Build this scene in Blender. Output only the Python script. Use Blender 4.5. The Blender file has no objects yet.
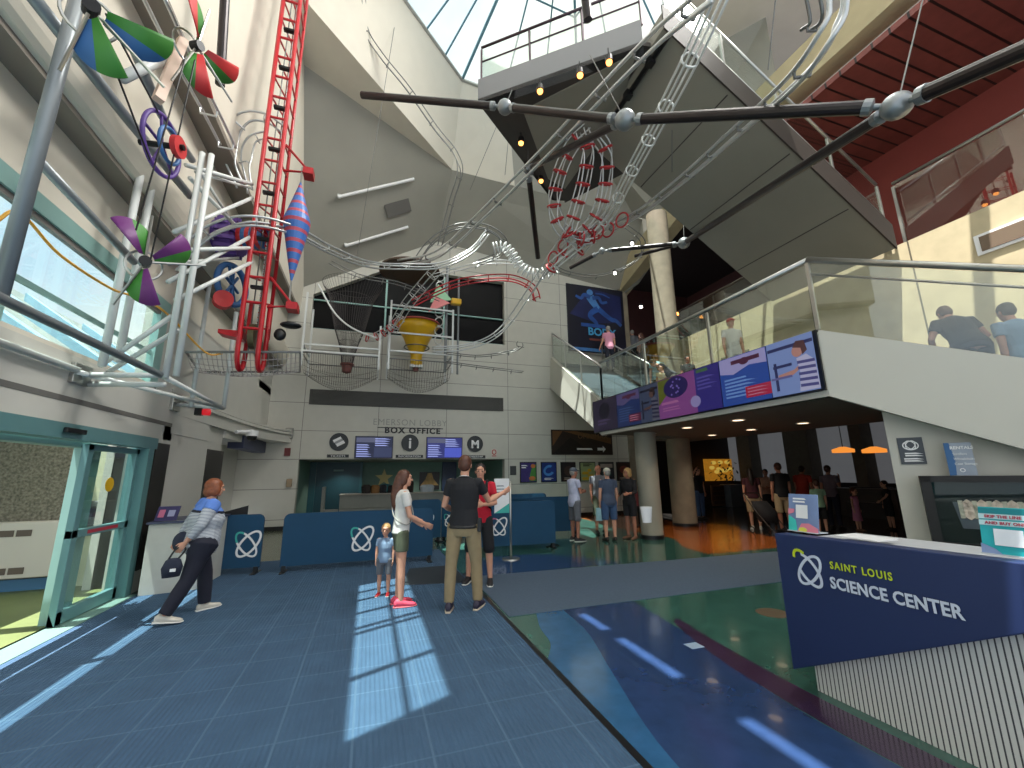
import bpy, bmesh, math, random
from mathutils import Vector, Matrix, Euler
random.seed(7)
V = Vector
PI = math.pi
scene = bpy.context.scene
COL = scene.collection
# ---------------------------------------------------------------- camera (14.7 mm on a 36 mm back, eye height 1.6 m)
FL, YAW, PIT, ROL = 416.852866, 0.325384809, 0.210939794, -0.0122400089
cf = V((math.sin(YAW)*math.cos(PIT), math.cos(YAW)*math.cos(PIT), math.sin(PIT)))
r0 = V((math.cos(YAW), -math.sin(YAW), 0)); u0 = r0.cross(cf)
cr = r0*math.cos(ROL)+u0*math.sin(ROL); cu = -r0*math.sin(ROL)+u0*math.cos(ROL)
EYE = V((0, 0, 1.6))
cam = bpy.data.cameras.new('camera'); cam.sensor_width = 36; cam.lens = 36*FL/1024; cam.clip_end = 300
co = bpy.data.objects.new('camera', cam); COL.objects.link(co)
m = Matrix((cr, cu, -cf)).transposed().to_4x4(); m.translation = EYE; co.matrix_world = m
scene.camera = co
def ray(x, y): return cf*FL+cr*(x-512)-cu*(y-384)
def fX(x, y, v): d = ray(x, y); return EYE+d*(v/d.x)
def fY(x, y, v): d = ray(x, y); return EYE+d*(v/d.y)
def fZ(x, y, v=0): d = ray(x, y); return EYE+d*((v-1.6)/d.z)
def fP(x, y, p0, n): d = ray(x, y); return EYE+d*((V(p0)-EYE).dot(n)/d.dot(n))
# ---------------------------------------------------------------- materials
def lin(c): return tuple(((x/255)/12.92 if x <= 10 else (((x/255)+.055)/1.055)**2.4) for x in c)
MATS = {}
def M(name, rgb, rough=.6, metal=0., noise=0., scale=8., bump=0., emit=0., coat=0.):
    if name in MATS: return MATS[name]
    m = bpy.data.materials.new(name); m.use_nodes = True; nt = m.node_tree; b = nt.nodes['Principled BSDF']
    c = lin(rgb)
    b.inputs['Base Color'].default_value = (*c, 1); b.inputs['Roughness'].default_value = rough; b.inputs['Metallic'].default_value = metal
    if coat: b.inputs['Coat Weight'].default_value = coat
    if noise or bump:
        tc = nt.nodes.new('ShaderNodeTexCoord'); n = nt.nodes.new('ShaderNodeTexNoise'); n.inputs['Scale'].default_value = scale; n.inputs['Detail'].default_value = 5
        nt.links.new(tc.outputs['Object'], n.inputs['Vector'])
        if noise:
            r = nt.nodes.new('ShaderNodeValToRGB')
            r.color_ramp.elements[0].position = .3; r.color_ramp.elements[1].position = .7
            r.color_ramp.elements[0].color = (*[max(0, x*(1-noise)) for x in c], 1); r.color_ramp.elements[1].color = (*[min(1, x*(1+noise)) for x in c], 1)
            nt.links.new(n.outputs['Fac'], r.inputs['Fac']); nt.links.new(r.outputs['Color'], b.inputs['Base Color'])
        if bump:
            bp = nt.nodes.new('ShaderNodeBump'); bp.inputs['Strength'].default_value = bump; bp.inputs['Distance'].default_value = .02
            nt.links.new(n.outputs['Fac'], bp.inputs['Height']); nt.links.new(bp.outputs['Normal'], b.inputs['Normal'])
    if emit:
        b.inputs['Base Color'].default_value = (c[0]*.2, c[1]*.2, c[2]*.2, 1)
        b.inputs['Emission Color'].default_value = (*c, 1); b.inputs['Emission Strength'].default_value = emit
    MATS[name] = m; return m
def glass_mat(name, tint=(235, 245, 243), refl=.09, rough=0., top=.35):
    m = bpy.data.materials.new(name); m.use_nodes = True; nt = m.node_tree; nt.nodes.clear()
    o = nt.nodes.new('ShaderNodeOutputMaterial'); mx = nt.nodes.new('ShaderNodeMixShader'); t = nt.nodes.new('ShaderNodeBsdfTransparent'); g = nt.nodes.new('ShaderNodeBsdfGlossy')
    lw = nt.nodes.new('ShaderNodeLayerWeight'); lw.inputs['Blend'].default_value = .25
    mr = nt.nodes.new('ShaderNodeMapRange'); mr.inputs['To Min'].default_value = refl; mr.inputs['To Max'].default_value = top
    t.inputs['Color'].default_value = (*lin(tint), 1); g.inputs['Roughness'].default_value = rough
    nt.links.new(lw.outputs['Facing'], mr.inputs['Value']); nt.links.new(mr.outputs['Result'], mx.inputs['Fac'])
    lw.inputs['Blend'].default_value = .15
    nt.links.new(t.outputs[0], mx.inputs[1]); nt.links.new(g.outputs[0], mx.inputs[2]); nt.links.new(mx.outputs[0], o.inputs['Surface'])
    MATS[name] = m; return m
def grid_mat(name, rgb, line, sx, sy, rough=.6, width=.012, offx=0., offy=0., axes='XY', noise=.06, dark=1.):
    """flat colour with thin straight joints every sx / sy metres (world coordinates), for panels, carpet tiles and slats"""
    m = bpy.data.materials.new(name); m.use_nodes = True; nt = m.node_tree; b = nt.nodes['Principled BSDF']; L = nt.links.new
    g = nt.nodes.new('ShaderNodeNewGeometry'); sep = nt.nodes.new('ShaderNodeSeparateXYZ'); L(g.outputs['Position'], sep.inputs[0])
    fac = None
    for ax, s, off in ((axes[0], sx, offx), (axes[1], sy, offy)):
        if not s: continue
        a = nt.nodes.new('ShaderNodeMath'); a.operation = 'ADD'; a.inputs[1].default_value = 1000*s-off; L(sep.outputs[ax], a.inputs[0])
        d = nt.nodes.new('ShaderNodeMath'); d.operation = 'MODULO'; d.inputs[1].default_value = s; L(a.outputs[0], d.inputs[0])
        c = nt.nodes.new('ShaderNodeMath'); c.operation = 'LESS_THAN'; c.inputs[1].default_value = width; L(d.outputs[0], c.inputs[0])
        if fac is None: fac = c.outputs[0]
        else:
            x = nt.nodes.new('ShaderNodeMath'); x.operation = 'MAXIMUM'; L(fac, x.inputs[0]); L(c.outputs[0], x.inputs[1]); fac = x.outputs[0]
    n = nt.nodes.new('ShaderNodeTexNoise'); n.inputs['Scale'].default_value = 3; n.inputs['Detail'].default_value = 6; L(g.outputs['Position'], n.inputs['Vector'])
    r = nt.nodes.new('ShaderNodeValToRGB'); c0 = lin(rgb)
    r.color_ramp.elements[0].position = .3; r.color_ramp.elements[1].position = .7
    r.color_ramp.elements[0].color = (*[x*(1-noise) for x in c0], 1); r.color_ramp.elements[1].color = (*[min(1, x*(1+noise)) for x in c0], 1)
    L(n.outputs['Fac'], r.inputs['Fac'])
    mx = nt.nodes.new('ShaderNodeMix'); mx.data_type = 'RGBA'; L(fac, mx.inputs['Factor']); L(r.outputs['Color'], mx.inputs['A']); mx.inputs['B'].default_value = (*lin(line), 1)
    L(mx.outputs['Result'], b.inputs['Base Color']); b.inputs['Roughness'].default_value = rough
    MATS[name] = m; return m
# ---------------------------------------------------------------- mesh builder
class MB:
    def __init__(s): s.v = []; s.f = []; s.mi = []; s.k = 0
    def add(s, vs, fs):
        o = len(s.v); s.v += [V(p) for p in vs]; s.f += [tuple(i+o for i in f) for f in fs]; s.mi += [s.k]*len(fs); return s
    def box(s, c, d, R=None):
        x, y, z = d[0]/2, d[1]/2, d[2]/2; c = V(c)
        vs = [V((a*x, b*y, e*z)) for a in (-1, 1) for b in (-1, 1) for e in (-1, 1)]
        if R is not None: vs = [R @ p for p in vs]
        return s.add([c+p for p in vs], [(0, 1, 3, 2), (4, 6, 7, 5), (0, 4, 5, 1), (2, 3, 7, 6), (0, 2, 6, 4), (1, 5, 7, 3)])
    def bb(s, a, b): return s.box([(a[i]+b[i])/2 for i in range(3)], [abs(a[i]-b[i]) for i in range(3)])
    def prism(s, poly, ext):
        n = len(poly); e = V(ext); p = [V(q) for q in poly]
        return s.add(p+[q+e for q in p], [tuple(range(n)), tuple(range(2*n-1, n-1, -1))]+[(i, i+n, (i+1) % n+n, (i+1) % n) for i in range(n)])
    def tube(s, pts, r, n=8, closed=False, caps=True, squash=None):
        pts = [V(p) for p in pts]; N = len(pts); rr = r if isinstance(r, (list, tuple)) else [r]*N
        ts = []
        for i in range(N):
            a = pts[i-1] if (i > 0 or closed) else pts[i]; b = pts[(i+1) % N] if (i < N-1 or closed) else pts[i]
            t = (b-a); ts.append(t.normalized() if t.length > 1e-9 else V((0, 0, 1)))
        up = V((0, 0, 1)) if abs(ts[0].z) < .95 else V((1, 0, 0))
        u = (up-ts[0]*up.dot(ts[0])).normalized(); o = len(s.v); vs = []
        for i in range(N):
            u = (u-ts[i]*u.dot(ts[i])).normalized(); w = ts[i].cross(u)
            for k in range(n):
                a = 2*PI*k/n; vs.append(pts[i]+(u*math.cos(a)+w*math.sin(a))*rr[i])
        fs = []
        for i in range(N if closed else N-1):
            j = (i+1) % N
            for k in range(n): fs.append((i*n+k, i*n+(k+1) % n, j*n+(k+1) % n, j*n+k))
        if caps and not closed: fs += [tuple(range(n-1, -1, -1)), tuple(range((N-1)*n, N*n))]
        return s.add(vs, fs)
    def limb(s, pts, rad, n=10):
        """tapered tube with rounded ends"""
        pts = [V(p) for p in pts]; a = (pts[0]-pts[1]).normalized(); b = (pts[-1]-pts[-2]).normalized()
        P = [pts[0]+a*rad[0]*.95, pts[0]+a*rad[0]*.6]+pts+[pts[-1]+b*rad[-1]*.6, pts[-1]+b*rad[-1]*.95]
        R = [rad[0]*.3, rad[0]*.8]+list(rad)+[rad[-1]*.8, rad[-1]*.3]
        return s.tube(P, R, n)
    def loft(s, rings, n=16):
        """rings: (centre, x-vector, y-vector); closed at both ends"""
        vs = []; N = len(rings)
        for c, ax, ay in rings:
            for k in range(n): a = 2*PI*k/n; vs.append(V(c)+V(ax)*math.cos(a)+V(ay)*math.sin(a))
        fs = [(i*n+k, i*n+(k+1) % n, (i+1)*n+(k+1) % n, (i+1)*n+k) for i in range(N-1) for k in range(n)]
        return s.add(vs, fs+[tuple(range(n-1, -1, -1)), tuple(range((N-1)*n, N*n))])
    def ell(s, c, r, R=None, nu=14, nv=9):
        c = V(c); r = V(r) if isinstance(r, (tuple, list, Vector)) else V((r, r, r)); vs = []
        for j in range(nv+1):
            t = PI*j/nv
            for k in range(nu):
                a = 2*PI*k/nu; p = V((r.x*math.sin(t)*math.cos(a), r.y*math.sin(t)*math.sin(a), r.z*math.cos(t)))
                vs.append(c+(R @ p if R is not None else p))
        fs = []
        for j in range(nv):
            for k in range(nu):
                q = (j*nu+k, (j+1)*nu+k, (j+1)*nu+(k+1) % nu, j*nu+(k+1) % nu)
                if j == 0: q = q[:3]
                elif j == nv-1: q = (q[0], q[1], q[3])
                fs.append(q)
        return s.add(vs, fs)
    def lathe(s, prof, c, n=24, axis=(0, 0, 1)):
        ax = V(axis).normalized(); up = V((1, 0, 0)) if abs(ax.x) < .9 else V((0, 1, 0)); u = (up-ax*up.dot(ax)).normalized(); w = ax.cross(u); c = V(c); vs = []
        for r, h in prof:
            for k in range(n): a = 2*PI*k/n; vs.append(c+ax*h+(u*math.cos(a)+w*math.sin(a))*max(r, 1e-4))
        return s.add(vs, [(i*n+k, i*n+(k+1) % n, (i+1)*n+(k+1) % n, (i+1)*n+k) for i in range(len(prof)-1) for k in range(n)])
    def torus(s, c, R, r, axis=(0, 0, 1), N=20, n=6, squash=1.):
        ax = V(axis).normalized(); up = V((0, 0, 1)) if abs(ax.z) < .9 else V((1, 0, 0)); u = (up-ax*up.dot(ax)).normalized(); w = ax.cross(u)
        return s.tube([V(c)+u*R*math.cos(2*PI*k/N)+w*R*squash*math.sin(2*PI*k/N) for k in range(N)], r, n, closed=True)
    def build(s, name, mat=None, parent=None, smooth=False, bevel=0., remesh=0., wire=0., sm=0, recenter=True, solid=0.):
        me = bpy.data.meshes.new(name)
        me.from_pydata([tuple(p) for p in s.v], [], s.f)
        for mt in (mat if isinstance(mat, (list, tuple)) else [mat]): me.materials.append(mt)
        for p, k in zip(me.polygons, s.mi): p.material_index = k
        b = bmesh.new(); b.from_mesh(me); bmesh.ops.remove_doubles(b, verts=b.verts, dist=1e-6); bmesh.ops.recalc_face_normals(b, faces=b.faces); b.to_mesh(me); b.free()
        o = bpy.data.objects.new(name, me)
        if remesh or wire or sm or solid:
            COL.objects.link(o)
            if solid: q = o.modifiers.new('s', 'SOLIDIFY'); q.thickness = solid
            if remesh: q = o.modifiers.new('r', 'REMESH'); q.mode = 'VOXEL'; q.voxel_size = remesh
            if sm: q = o.modifiers.new('m', 'SMOOTH'); q.factor = .5; q.iterations = sm
            if wire: q = o.modifiers.new('w', 'WIREFRAME'); q.thickness = wire; q.use_replace = True
            dg = bpy.context.evaluated_depsgraph_get(); me2 = bpy.data.meshes.new_from_object(o.evaluated_get(dg), depsgraph=dg)
            o.modifiers.clear(); o.data = me2; me2.name = name; bpy.data.meshes.remove(me); me = me2; COL.objects.unlink(o)
        if parent is None and recenter and len(me.vertices):
            xs = [v.co for v in me.vertices]
            c = V(((min(p.x for p in xs)+max(p.x for p in xs))/2, (min(p.y for p in xs)+max(p.y for p in xs))/2, min(p.z for p in xs)))
            me.transform(Matrix.Translation(-c)); o.location = c
        COL.objects.link(o)
        if smooth: me.shade_smooth()
        if bevel:
            q = o.modifiers.new('bevel', 'BEVEL'); q.width = bevel; q.segments = 2; q.limit_method = 'ANGLE'
        if parent is not None: attach(o, parent)
        return o
def wm(p):
    mm = Matrix.LocRotScale(p.location, p.rotation_euler, p.scale)
    if p.parent: mm = wm(p.parent) @ p.matrix_parent_inverse @ mm
    return mm
def attach(o, p):
    o.parent = p; o.matrix_parent_inverse = wm(p).inverted()
def tag(o, label, cat, group=None, kind=None):
    o['label'] = label; o['category'] = cat
    if group: o['group'] = group
    if kind: o['kind'] = kind
    return o
def thing(name, label, cat, loc=(0, 0, 0), group=None):
    o = bpy.data.objects.new(name, None); o.location = loc; o.empty_display_size = .1; COL.objects.link(o); return tag(o, label, cat, group)
def struct(name, mb, mat, parent=None, **k):
    o = mb.build(name, mat, parent, **k)
    if parent is None: o['kind'] = 'structure'
    return o
def kids(o): return [c for c in bpy.data.objects if c.parent == o]
def dup(o, loc=None, label=None, parent=None):
    c = o.copy(); COL.objects.link(c)
    if loc is not None: c.location = loc
    if label: c['label'] = label
    if parent is not None: c.parent = parent
    for k in kids(o): dup(k, parent=c)
    return c
def spline(P, per=8):
    P = [V(p) for p in P]; out = []
    for i in range(len(P)-1):
        a = P[i-1] if i else P[0]*2-P[1]; b, c = P[i], P[i+1]; d = P[i+2] if i+2 < len(P) else c*2-b
        for k in range(per):
            t = k/per; out.append(((b*2)+(c-a)*t+(a*2-b*5+c*4-d)*t*t+(b*3-a-c*3+d)*t**3)*.5)
    return out+[P[-1]]
def text(s, size, mat, org, xd, up, parent, name='lettering', depth=.004, bold=0., align='LEFT', sx=1., sp=1.):
    cu_ = bpy.data.curves.new('t', 'FONT'); cu_.body = s; cu_.size = size; cu_.extrude = depth; cu_.offset = bold; cu_.align_x = align; cu_.space_character = sp; cu_.resolution_u = 3
    o = bpy.data.objects.new('t', cu_); COL.objects.link(o); dg = bpy.context.evaluated_depsgraph_get()
    me = bpy.data.meshes.new_from_object(o.evaluated_get(dg), depsgraph=dg); bpy.data.objects.remove(o)
    xd = V(xd).normalized(); up = V(up).normalized(); n = xd.cross(up)
    mm = Matrix((xd*sx, up, n)).transposed().to_4x4(); mm.translation = V(org); me.transform(mm)
    me.materials.clear(); me.materials.append(mat); me.name = name
    q = bpy.data.objects.new(name, me); COL.objects.link(q)
    if parent is not None: attach(q, parent)
    return q
class Flat:
    """draws flat artwork on a panel: origin, unit axes, thin plates stacked towards the viewer"""
    def __init__(s, org, xd, up, parent): s.o = V(org); s.x = V(xd).normalized(); s.u = V(up).normalized(); s.n = s.x.cross(s.u); s.p = parent; s.l = 0
    def at(s, x, y, d=0.): return s.o+s.x*x+s.u*y+s.n*d
    def poly(s, name, pts, mat, th=.002):
        s.l += 1; b = s.l*.0012
        return MB().prism([s.at(x, y, b) for x, y in pts], s.n*th).build(name, mat, s.p)
    def rect(s, name, x0, y0, x1, y1, mat, th=.002): return s.poly(name, [(x0, y0), (x1, y0), (x1, y1), (x0, y1)], mat, th)
    def disc(s, name, x, y, rx, ry, mat, th=.002, n=28): return s.poly(name, [(x+rx*math.cos(2*PI*k/n), y+ry*math.sin(2*PI*k/n)) for k in range(n)], mat, th)
    def rows(s, name, x0, x1, ys, h, mat, seed=1):
        rnd = random.Random(seed); s.l += 1; mb = MB()
        for y in ys: mb.prism([s.at(a, b, s.l*.0012) for a, b in ((x0, y), (x0+(x1-x0)*rnd.uniform(.55, 1), y))]+[], s.n*.001) if 0 else mb.prism([s.at(x0, y, s.l*.0012), s.at(x0+(x1-x0)*rnd.uniform(.6, 1), y, s.l*.0012), s.at(x0+(x1-x0)*.6, y+h, s.l*.0012), s.at(x0, y+h, s.l*.0012)], s.n*.001)
        return mb.build(name, mat, s.p)
    def text(s, t, x, y, size, mat, name='lettering', **k):
        s.l += 1; return text(t, size, mat, s.at(x, y, s.l*.0012+.002), s.x, s.u, s.p, name, depth=.0015, **k)
    def ring(s, name, x, y, a, b, rot, w, mat, t0=0., t1=1., n=40, th=.006):
        """flat elliptical band of width w, from fraction t0 to t1 of the turn"""
        s.l += 1; d = s.l*.0012; mb = MB(); P = []
        for k in range(n+1):
            t = 2*PI*(t0+(t1-t0)*k/n); row = []
            for q in (-w/2, w/2):
                px, py = (a+q)*math.cos(t), (b+q)*math.sin(t)
                row.append((x+px*math.cos(rot)-py*math.sin(rot), y+px*math.sin(rot)+py*math.cos(rot)))
            P.append(row)
        for k in range(n): mb.prism([s.at(*P[k][0], d), s.at(*P[k][1], d), s.at(*P[k+1][1], d), s.at(*P[k+1][0], d)], s.n*th)
        return mb.build(name, mat, s.p)
def logo(F, x, y, s, white, accent, open_=False):
    """two crossed orbits, the tip of one in the accent colour"""
    F.ring('logo_orbit', x+.08*s, y, .62*s, .30*s, math.radians(52), .095*s, white, th=.004)
    F.ring('logo_orbit', x-.02*s, y-.02*s, .62*s, .27*s, math.radians(128), .085*s, white, t0=.30 if open_ else .17, t1=.99, th=.004)
    F.ring('logo_accent', x-.02*s, y-.02*s, .62*s, .27*s, math.radians(128), .085*s, accent, t0=-.12, t1=.17, th=.004)
# ---------------------------------------------------------------- materials of the place
WHITE = grid_mat('wall_panel', (192, 190, 180), (120, 118, 112), 2.3, .9, .55, .018, .18, .3, 'XZ', .03)
PLAIN = M('white_paint', (196, 194, 186), .55, noise=.03, scale=2)
CREAM = M('cream_paint', (212, 205, 190), .6, noise=.03, scale=2)
TAUPE = M('taupe_paint', (128, 120, 110), .6, noise=.04, scale=2)
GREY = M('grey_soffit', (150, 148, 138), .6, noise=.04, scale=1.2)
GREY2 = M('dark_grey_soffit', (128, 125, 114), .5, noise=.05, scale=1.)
BROWN = M('brown_grey_paint', (50, 43, 37), .55, noise=.05, scale=2)
LOWCEIL = M('low_ceiling', (104, 94, 84), .6, noise=.05, scale=2)
TEAL = M('teal_aluminium', (96, 138, 140), .35, .2, noise=.03, scale=5)
TEALL = M('light_teal_aluminium', (140, 178, 172), .35, .2, noise=.03, scale=5)
STEEL = M('dark_steel', (70, 66, 62), .4, .6, noise=.06, scale=4)
CHROME = M('brushed_steel', (176, 176, 172), .28, .9, noise=.03, scale=9)
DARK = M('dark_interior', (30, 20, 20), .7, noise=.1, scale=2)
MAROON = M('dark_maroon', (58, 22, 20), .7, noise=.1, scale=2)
RED_WALL = M('red_wall_paint', (136, 60, 52), .6, noise=.04, scale=2)
CONC = grid_mat('cast_concrete', (186, 172, 140), (90, 82, 66), 2.05, 0, .8, .03, .55, 0, 'YZ', .1)
CONC2 = M('grey_concrete', (136, 126, 108), .85, noise=.14, scale=3, bump=.15)
SLATS = grid_mat('red_wood_slats', (124, 62, 54), (34, 16, 14), 0, .34, .5, .045, 0, .1, 'XY', .12)
BLACKM = M('black_metal', (30, 30, 32), .35, .5)
BLACK = M('black_plastic', (20, 20, 22), .4)
NAVY = M('navy_laminate', (28, 44, 86), .45, noise=.04, scale=3)
WPAINT = M('white_tube_paint', (205, 208, 206), .35, noise=.03, scale=5)
GPAINT = M('grey_and_shaded_tube', (132, 138, 142), .35, .3, noise=.03, scale=5)
LETTER_W = M('white_lettering', (232, 232, 232), .5)
LETTER_K = M('black_lettering', (28, 30, 34), .5)
GLASS = glass_mat('clear_glass', refl=.05)
RAILGLASS = glass_mat('rail_glass', (238, 244, 240), .085, top=.8)
# ---------------------------------------------------------------- floor
TILE = M('green_terrazzo', (54, 94, 84), .14, noise=.2, scale=5, coat=.2)
BLUE1 = M('mid_blue_floor', (46, 92, 132), .16, noise=.14, scale=6, coat=.2)
BLUE2 = M('deep_blue_floor', (40, 62, 100), .16, noise=.14, scale=6, coat=.2)
ORANGE = M('orange_floor', (158, 86, 38), .16, noise=.14, scale=5, coat=.2)
PURPLE = M('plum_floor', (60, 42, 66), .16, noise=.12, scale=6, coat=.2)
DKFLOOR = M('dark_floor', (52, 48, 46), .12, noise=.2, scale=4, coat=.2)
OLIVE = M('olive_floor', (104, 110, 90), .2, noise=.1, scale=4)
struct('floor', MB().bb((-3.3, -4, -.2), (27, 18.5, 0)), TILE)
def inlay(pts, mat, h):
    c = sum((V((*p, 0)) for p in pts), V())/len(pts)
    struct('floor', MB().prism([(x, y, .0005) for x, y in pts], (0, 0, h)), mat)
def curve2(pts, per=6): return [(p.x, p.y) for p in spline([(x, y, 0) for x, y in pts], per)]
inlay(curve2([(1.93, 4.94), (1.80, 4.5), (1.74, 4.1), (1.56, 3.75)])+[(1.56, 2.3), (1.56, -1), (2.2, -1)]+curve2([(2.2, -1), (1.75, 1.4), (1.72, 2.34), (1.95, 3.3), (2.2, 4.2), (2.28, 4.94)])[1:], BLUE1, .001)
inlay(curve2([(2.28, 4.94), (2.2, 4.2), (1.95, 3.3), (1.72, 2.34), (1.75, 1.4), (2.2, -1)])+[(3.0, -1)]+curve2([(3.0, -1), (2.85, 1.8), (2.92, 2.9), (3.1, 3.7), (3.25, 4.94)])[1:], BLUE2, .001)
inlay(curve2([(2.98, 3.3), (3.05, 3.6), (3.2, 4.1), (3.32, 4.25)])+curve2([(3.34, 4.2), (3.24, 3.6), (3.16, 2.8), (3.13, 1.9), (3.1, -1)])+curve2([(3.0, -1), (2.86, 1.8), (2.92, 2.9), (2.98, 3.3)]), PURPLE, .0012)
inlay(curve2([(1.7, 6.9), (2.1, 8.1), (2.9, 8.4), (3.8, 7.9), (4.4, 7.0)])+[(1.7, 6.9)], BLUE2, .001)
inlay(curve2([(6.4, 7.05), (6.55, 7.9), (7.1, 9.0), (7.0, 10.5), (7.3, 14.6)])+[(10.5, 14.6), (10.8, 9), (10.2, 7.05)], ORANGE, .001)
inlay(curve2([(9.9, 7.05), (9.5, 8.3), (9.8, 9.4), (10.4, 10.4), (9.6, 12), (10, 14)])+[(26, 17), (26, 1), (10.4, 5)], DKFLOOR, .0014)
inlay([(-3.0, 9.62), (1.5, 9.62), (1.5, 17.4), (-3.6, 17.4)], OLIVE, .001)
# carpet and mat
cm = grid_mat('blue_ribbed_carpet', (58, 86, 114), (74, 102, 128), .45, .45, .95, .014, -.015, .1, 'XY', .1)
nt = cm.node_tree; wv = nt.nodes.new('ShaderNodeTexWave'); wv.inputs['Scale'].default_value = 9; wv.bands_direction = 'X'; gp = nt.nodes.new('ShaderNodeNewGeometry')
nt.links.new(gp.outputs['Position'], wv.inputs['Vector']); bp = nt.nodes.new('ShaderNodeBump'); bp.inputs['Strength'].default_value = .7; bp.inputs['Distance'].default_value = .01
nt.links.new(wv.outputs['Fac'], bp.inputs['Height']); nt.links.new(bp.outputs['Normal'], nt.nodes['Principled BSDF'].inputs['Normal'])
tag(MB().bb((-3.0, -3, 0), (1.52, 9.6, .006)).build('carpet', cm), 'blue ribbed entrance carpet laid in square tiles across the left half of the lobby floor', 'carpet')
struct('trim_1', MB().bb((1.52, -3, .001), (1.57, 7.2, .009)), BLACKM)
tag(MB().prism([(1.6, 4.94, .001), (5.4, 4.98, .001), (8.6, 4.9, .001), (9.0, 6.6, .001), (7.6, 6.75, .001), (1.6, 6.95, .001)], (0, 0, .006)).build('floor_mat', M('slate_blue_carpet', (70, 86, 104), .95, noise=.1, scale=30)), 'slate grey-blue runner mat crossing the glossy green and blue floor', 'mat')
tag(MB().prism([(.55, 6.8, .006), (1.5, 6.6, .006), (1.5, 7.9, .006), (.75, 7.9, .006)], (0, 0, .004)).build('door_mat', M('charcoal_carpet', (40, 48, 56), .95)), 'small charcoal mat on the carpet behind the two standing men', 'mat')
tag(MB().lathe([(.0, .004), (.17, .004), (.18, 0)], (*fZ(773, 613)[:2], .001), 20).build('floor_box', M('brass_cover', (96, 82, 62), .5, .3)), 'round brass floor box lid set in the green floor beside the desk', 'floor box')
tag(MB().bb((*(fZ(694, 646)-V((.07, .06, 0)))[:2], .003), (*(fZ(694, 646)+V((.07, .06, 0)))[:2], .004)).build('paper_slip', M('pale_paper', (150, 170, 190), .6)), 'small pale paper square lying on the dark blue floor', 'paper')
# ---------------------------------------------------------------- back wall (y = 14.7)
D = 14.7
W = MB()
for a in ([(-4.3, 0), (-2.12, 0), (-2.12, 2.1), (-4.3, 2.1)], [(4.64, 0), (9.9, 0), (9.9, 2.1), (4.64, 2.1)], [(-4.3, 2.1), (9.9, 2.1), (9.9, 6.45), (-4.3, 6.45)],
          [(-3.7, 6.45), (-2.15, 6.45), (-2.15, 10.6), (-3.7, 10.6)], [(4.68, 6.45), (9.9, 6.45), (9.9, 10.6), (4.68, 10.6)], [(-2.15, 7.65), (.2, 8.95), (.9, 9.05), (4.68, 9.05), (4.68, 10.6), (-2.15, 10.6)]):
    W.prism([(x, D, z) for x, z in a], (0, .3, 0))
struct('wall_back', W, WHITE)
M('dark_window_glass', (10, 10, 12), .35).node_tree.nodes['Principled BSDF'].inputs['Specular IOR Level'].default_value = .12
wf = struct('window_1', MB().bb((-2.15, D+.22, 6.45), (4.68, D+.26, 9.05)), M('dark_window_glass', (10, 10, 12), .35))
for q in ((-2.15, 6.45, 4.68, 6.50), (-2.15, 7.5, 4.68, 7.54)): struct('window_frame', MB().bb((q[0], D+.12, q[1]), (q[2], D+.2, q[3])), TEALL, wf)
for x in (.2, 2.3): struct('window_frame', MB().bb((x, D+.12, 6.45), (x+.06, D+.2, 9.0)), TEALL, wf)
struct('pilaster', MB().prism([(9.9, D-.05, 0), (9.9, D+.5, 0), (10.35, D+.5, 0), (10.35, D-.05, 0)], (0, 0, 9.5)), CONC2)
struct('baseboard_back', MB().bb((4.64, D-.02, 0), (9.9, D, .12)).bb((-3.7, D-.02, 0), (-2.12, D, .12)), BLACK)
v = thing('air_vent', 'long dark louvred air vent in the wall above the box office', 'vent', (1.3, D, 3.75))
MB().bb((-1.98, D-.03, 3.86), (4.6, D, 4.36)).build('vent_frame', M('vent_paint', (70, 69, 65), .6), v)
lv = MB()
for k in range(12): lv.box((1.31, D-.035, 3.89+k*.04), (6.4, .02, .012))
lv.build('louvre', M('vent_louvre', (84, 82, 78), .5), v)
# box-office recess
struct('wall_recess', MB().bb((-2.3, 18, 0), (4.9, 18.2, 2.5)).bb((-2.42, D+.3, 0), (-2.12, 18, 2.5)).bb((4.64, D+.3, 0), (4.94, 18, 2.5)), M('sage_wall', (112, 142, 130), .6, noise=.05))
struct('ceiling_recess', MB().bb((-2.3, D+.3, 2.1), (4.9, 18, 2.2)), M('recess_ceiling', (120, 122, 116), .7))
dr = struct('door_1', MB().bb((-1.9, 17.6, 0), (-.35, 17.68, 2.1)), M('dark_teal_door', (18, 66, 78), .4, noise=.05))
struct('door_frame', MB().bb((-2.12, 17.5, 0), (-1.9, 17.7, 2.1)).bb((-.35, 17.5, 0), (-.25, 17.7, 2.1)), M('teal_frame', (30, 84, 94), .4), dr)
struct('door_2', MB().bb((2.9, 17.9, 0), (3.5, 17.98, 2.1)), M('blue_door', (22, 50, 84), .4))
struct('door_sign', MB().bb((-1.3, 17.58, 1.75), (-.95, 17.6, 1.82)), M('pale_plate', (120, 150, 150), .5), dr)
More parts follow.
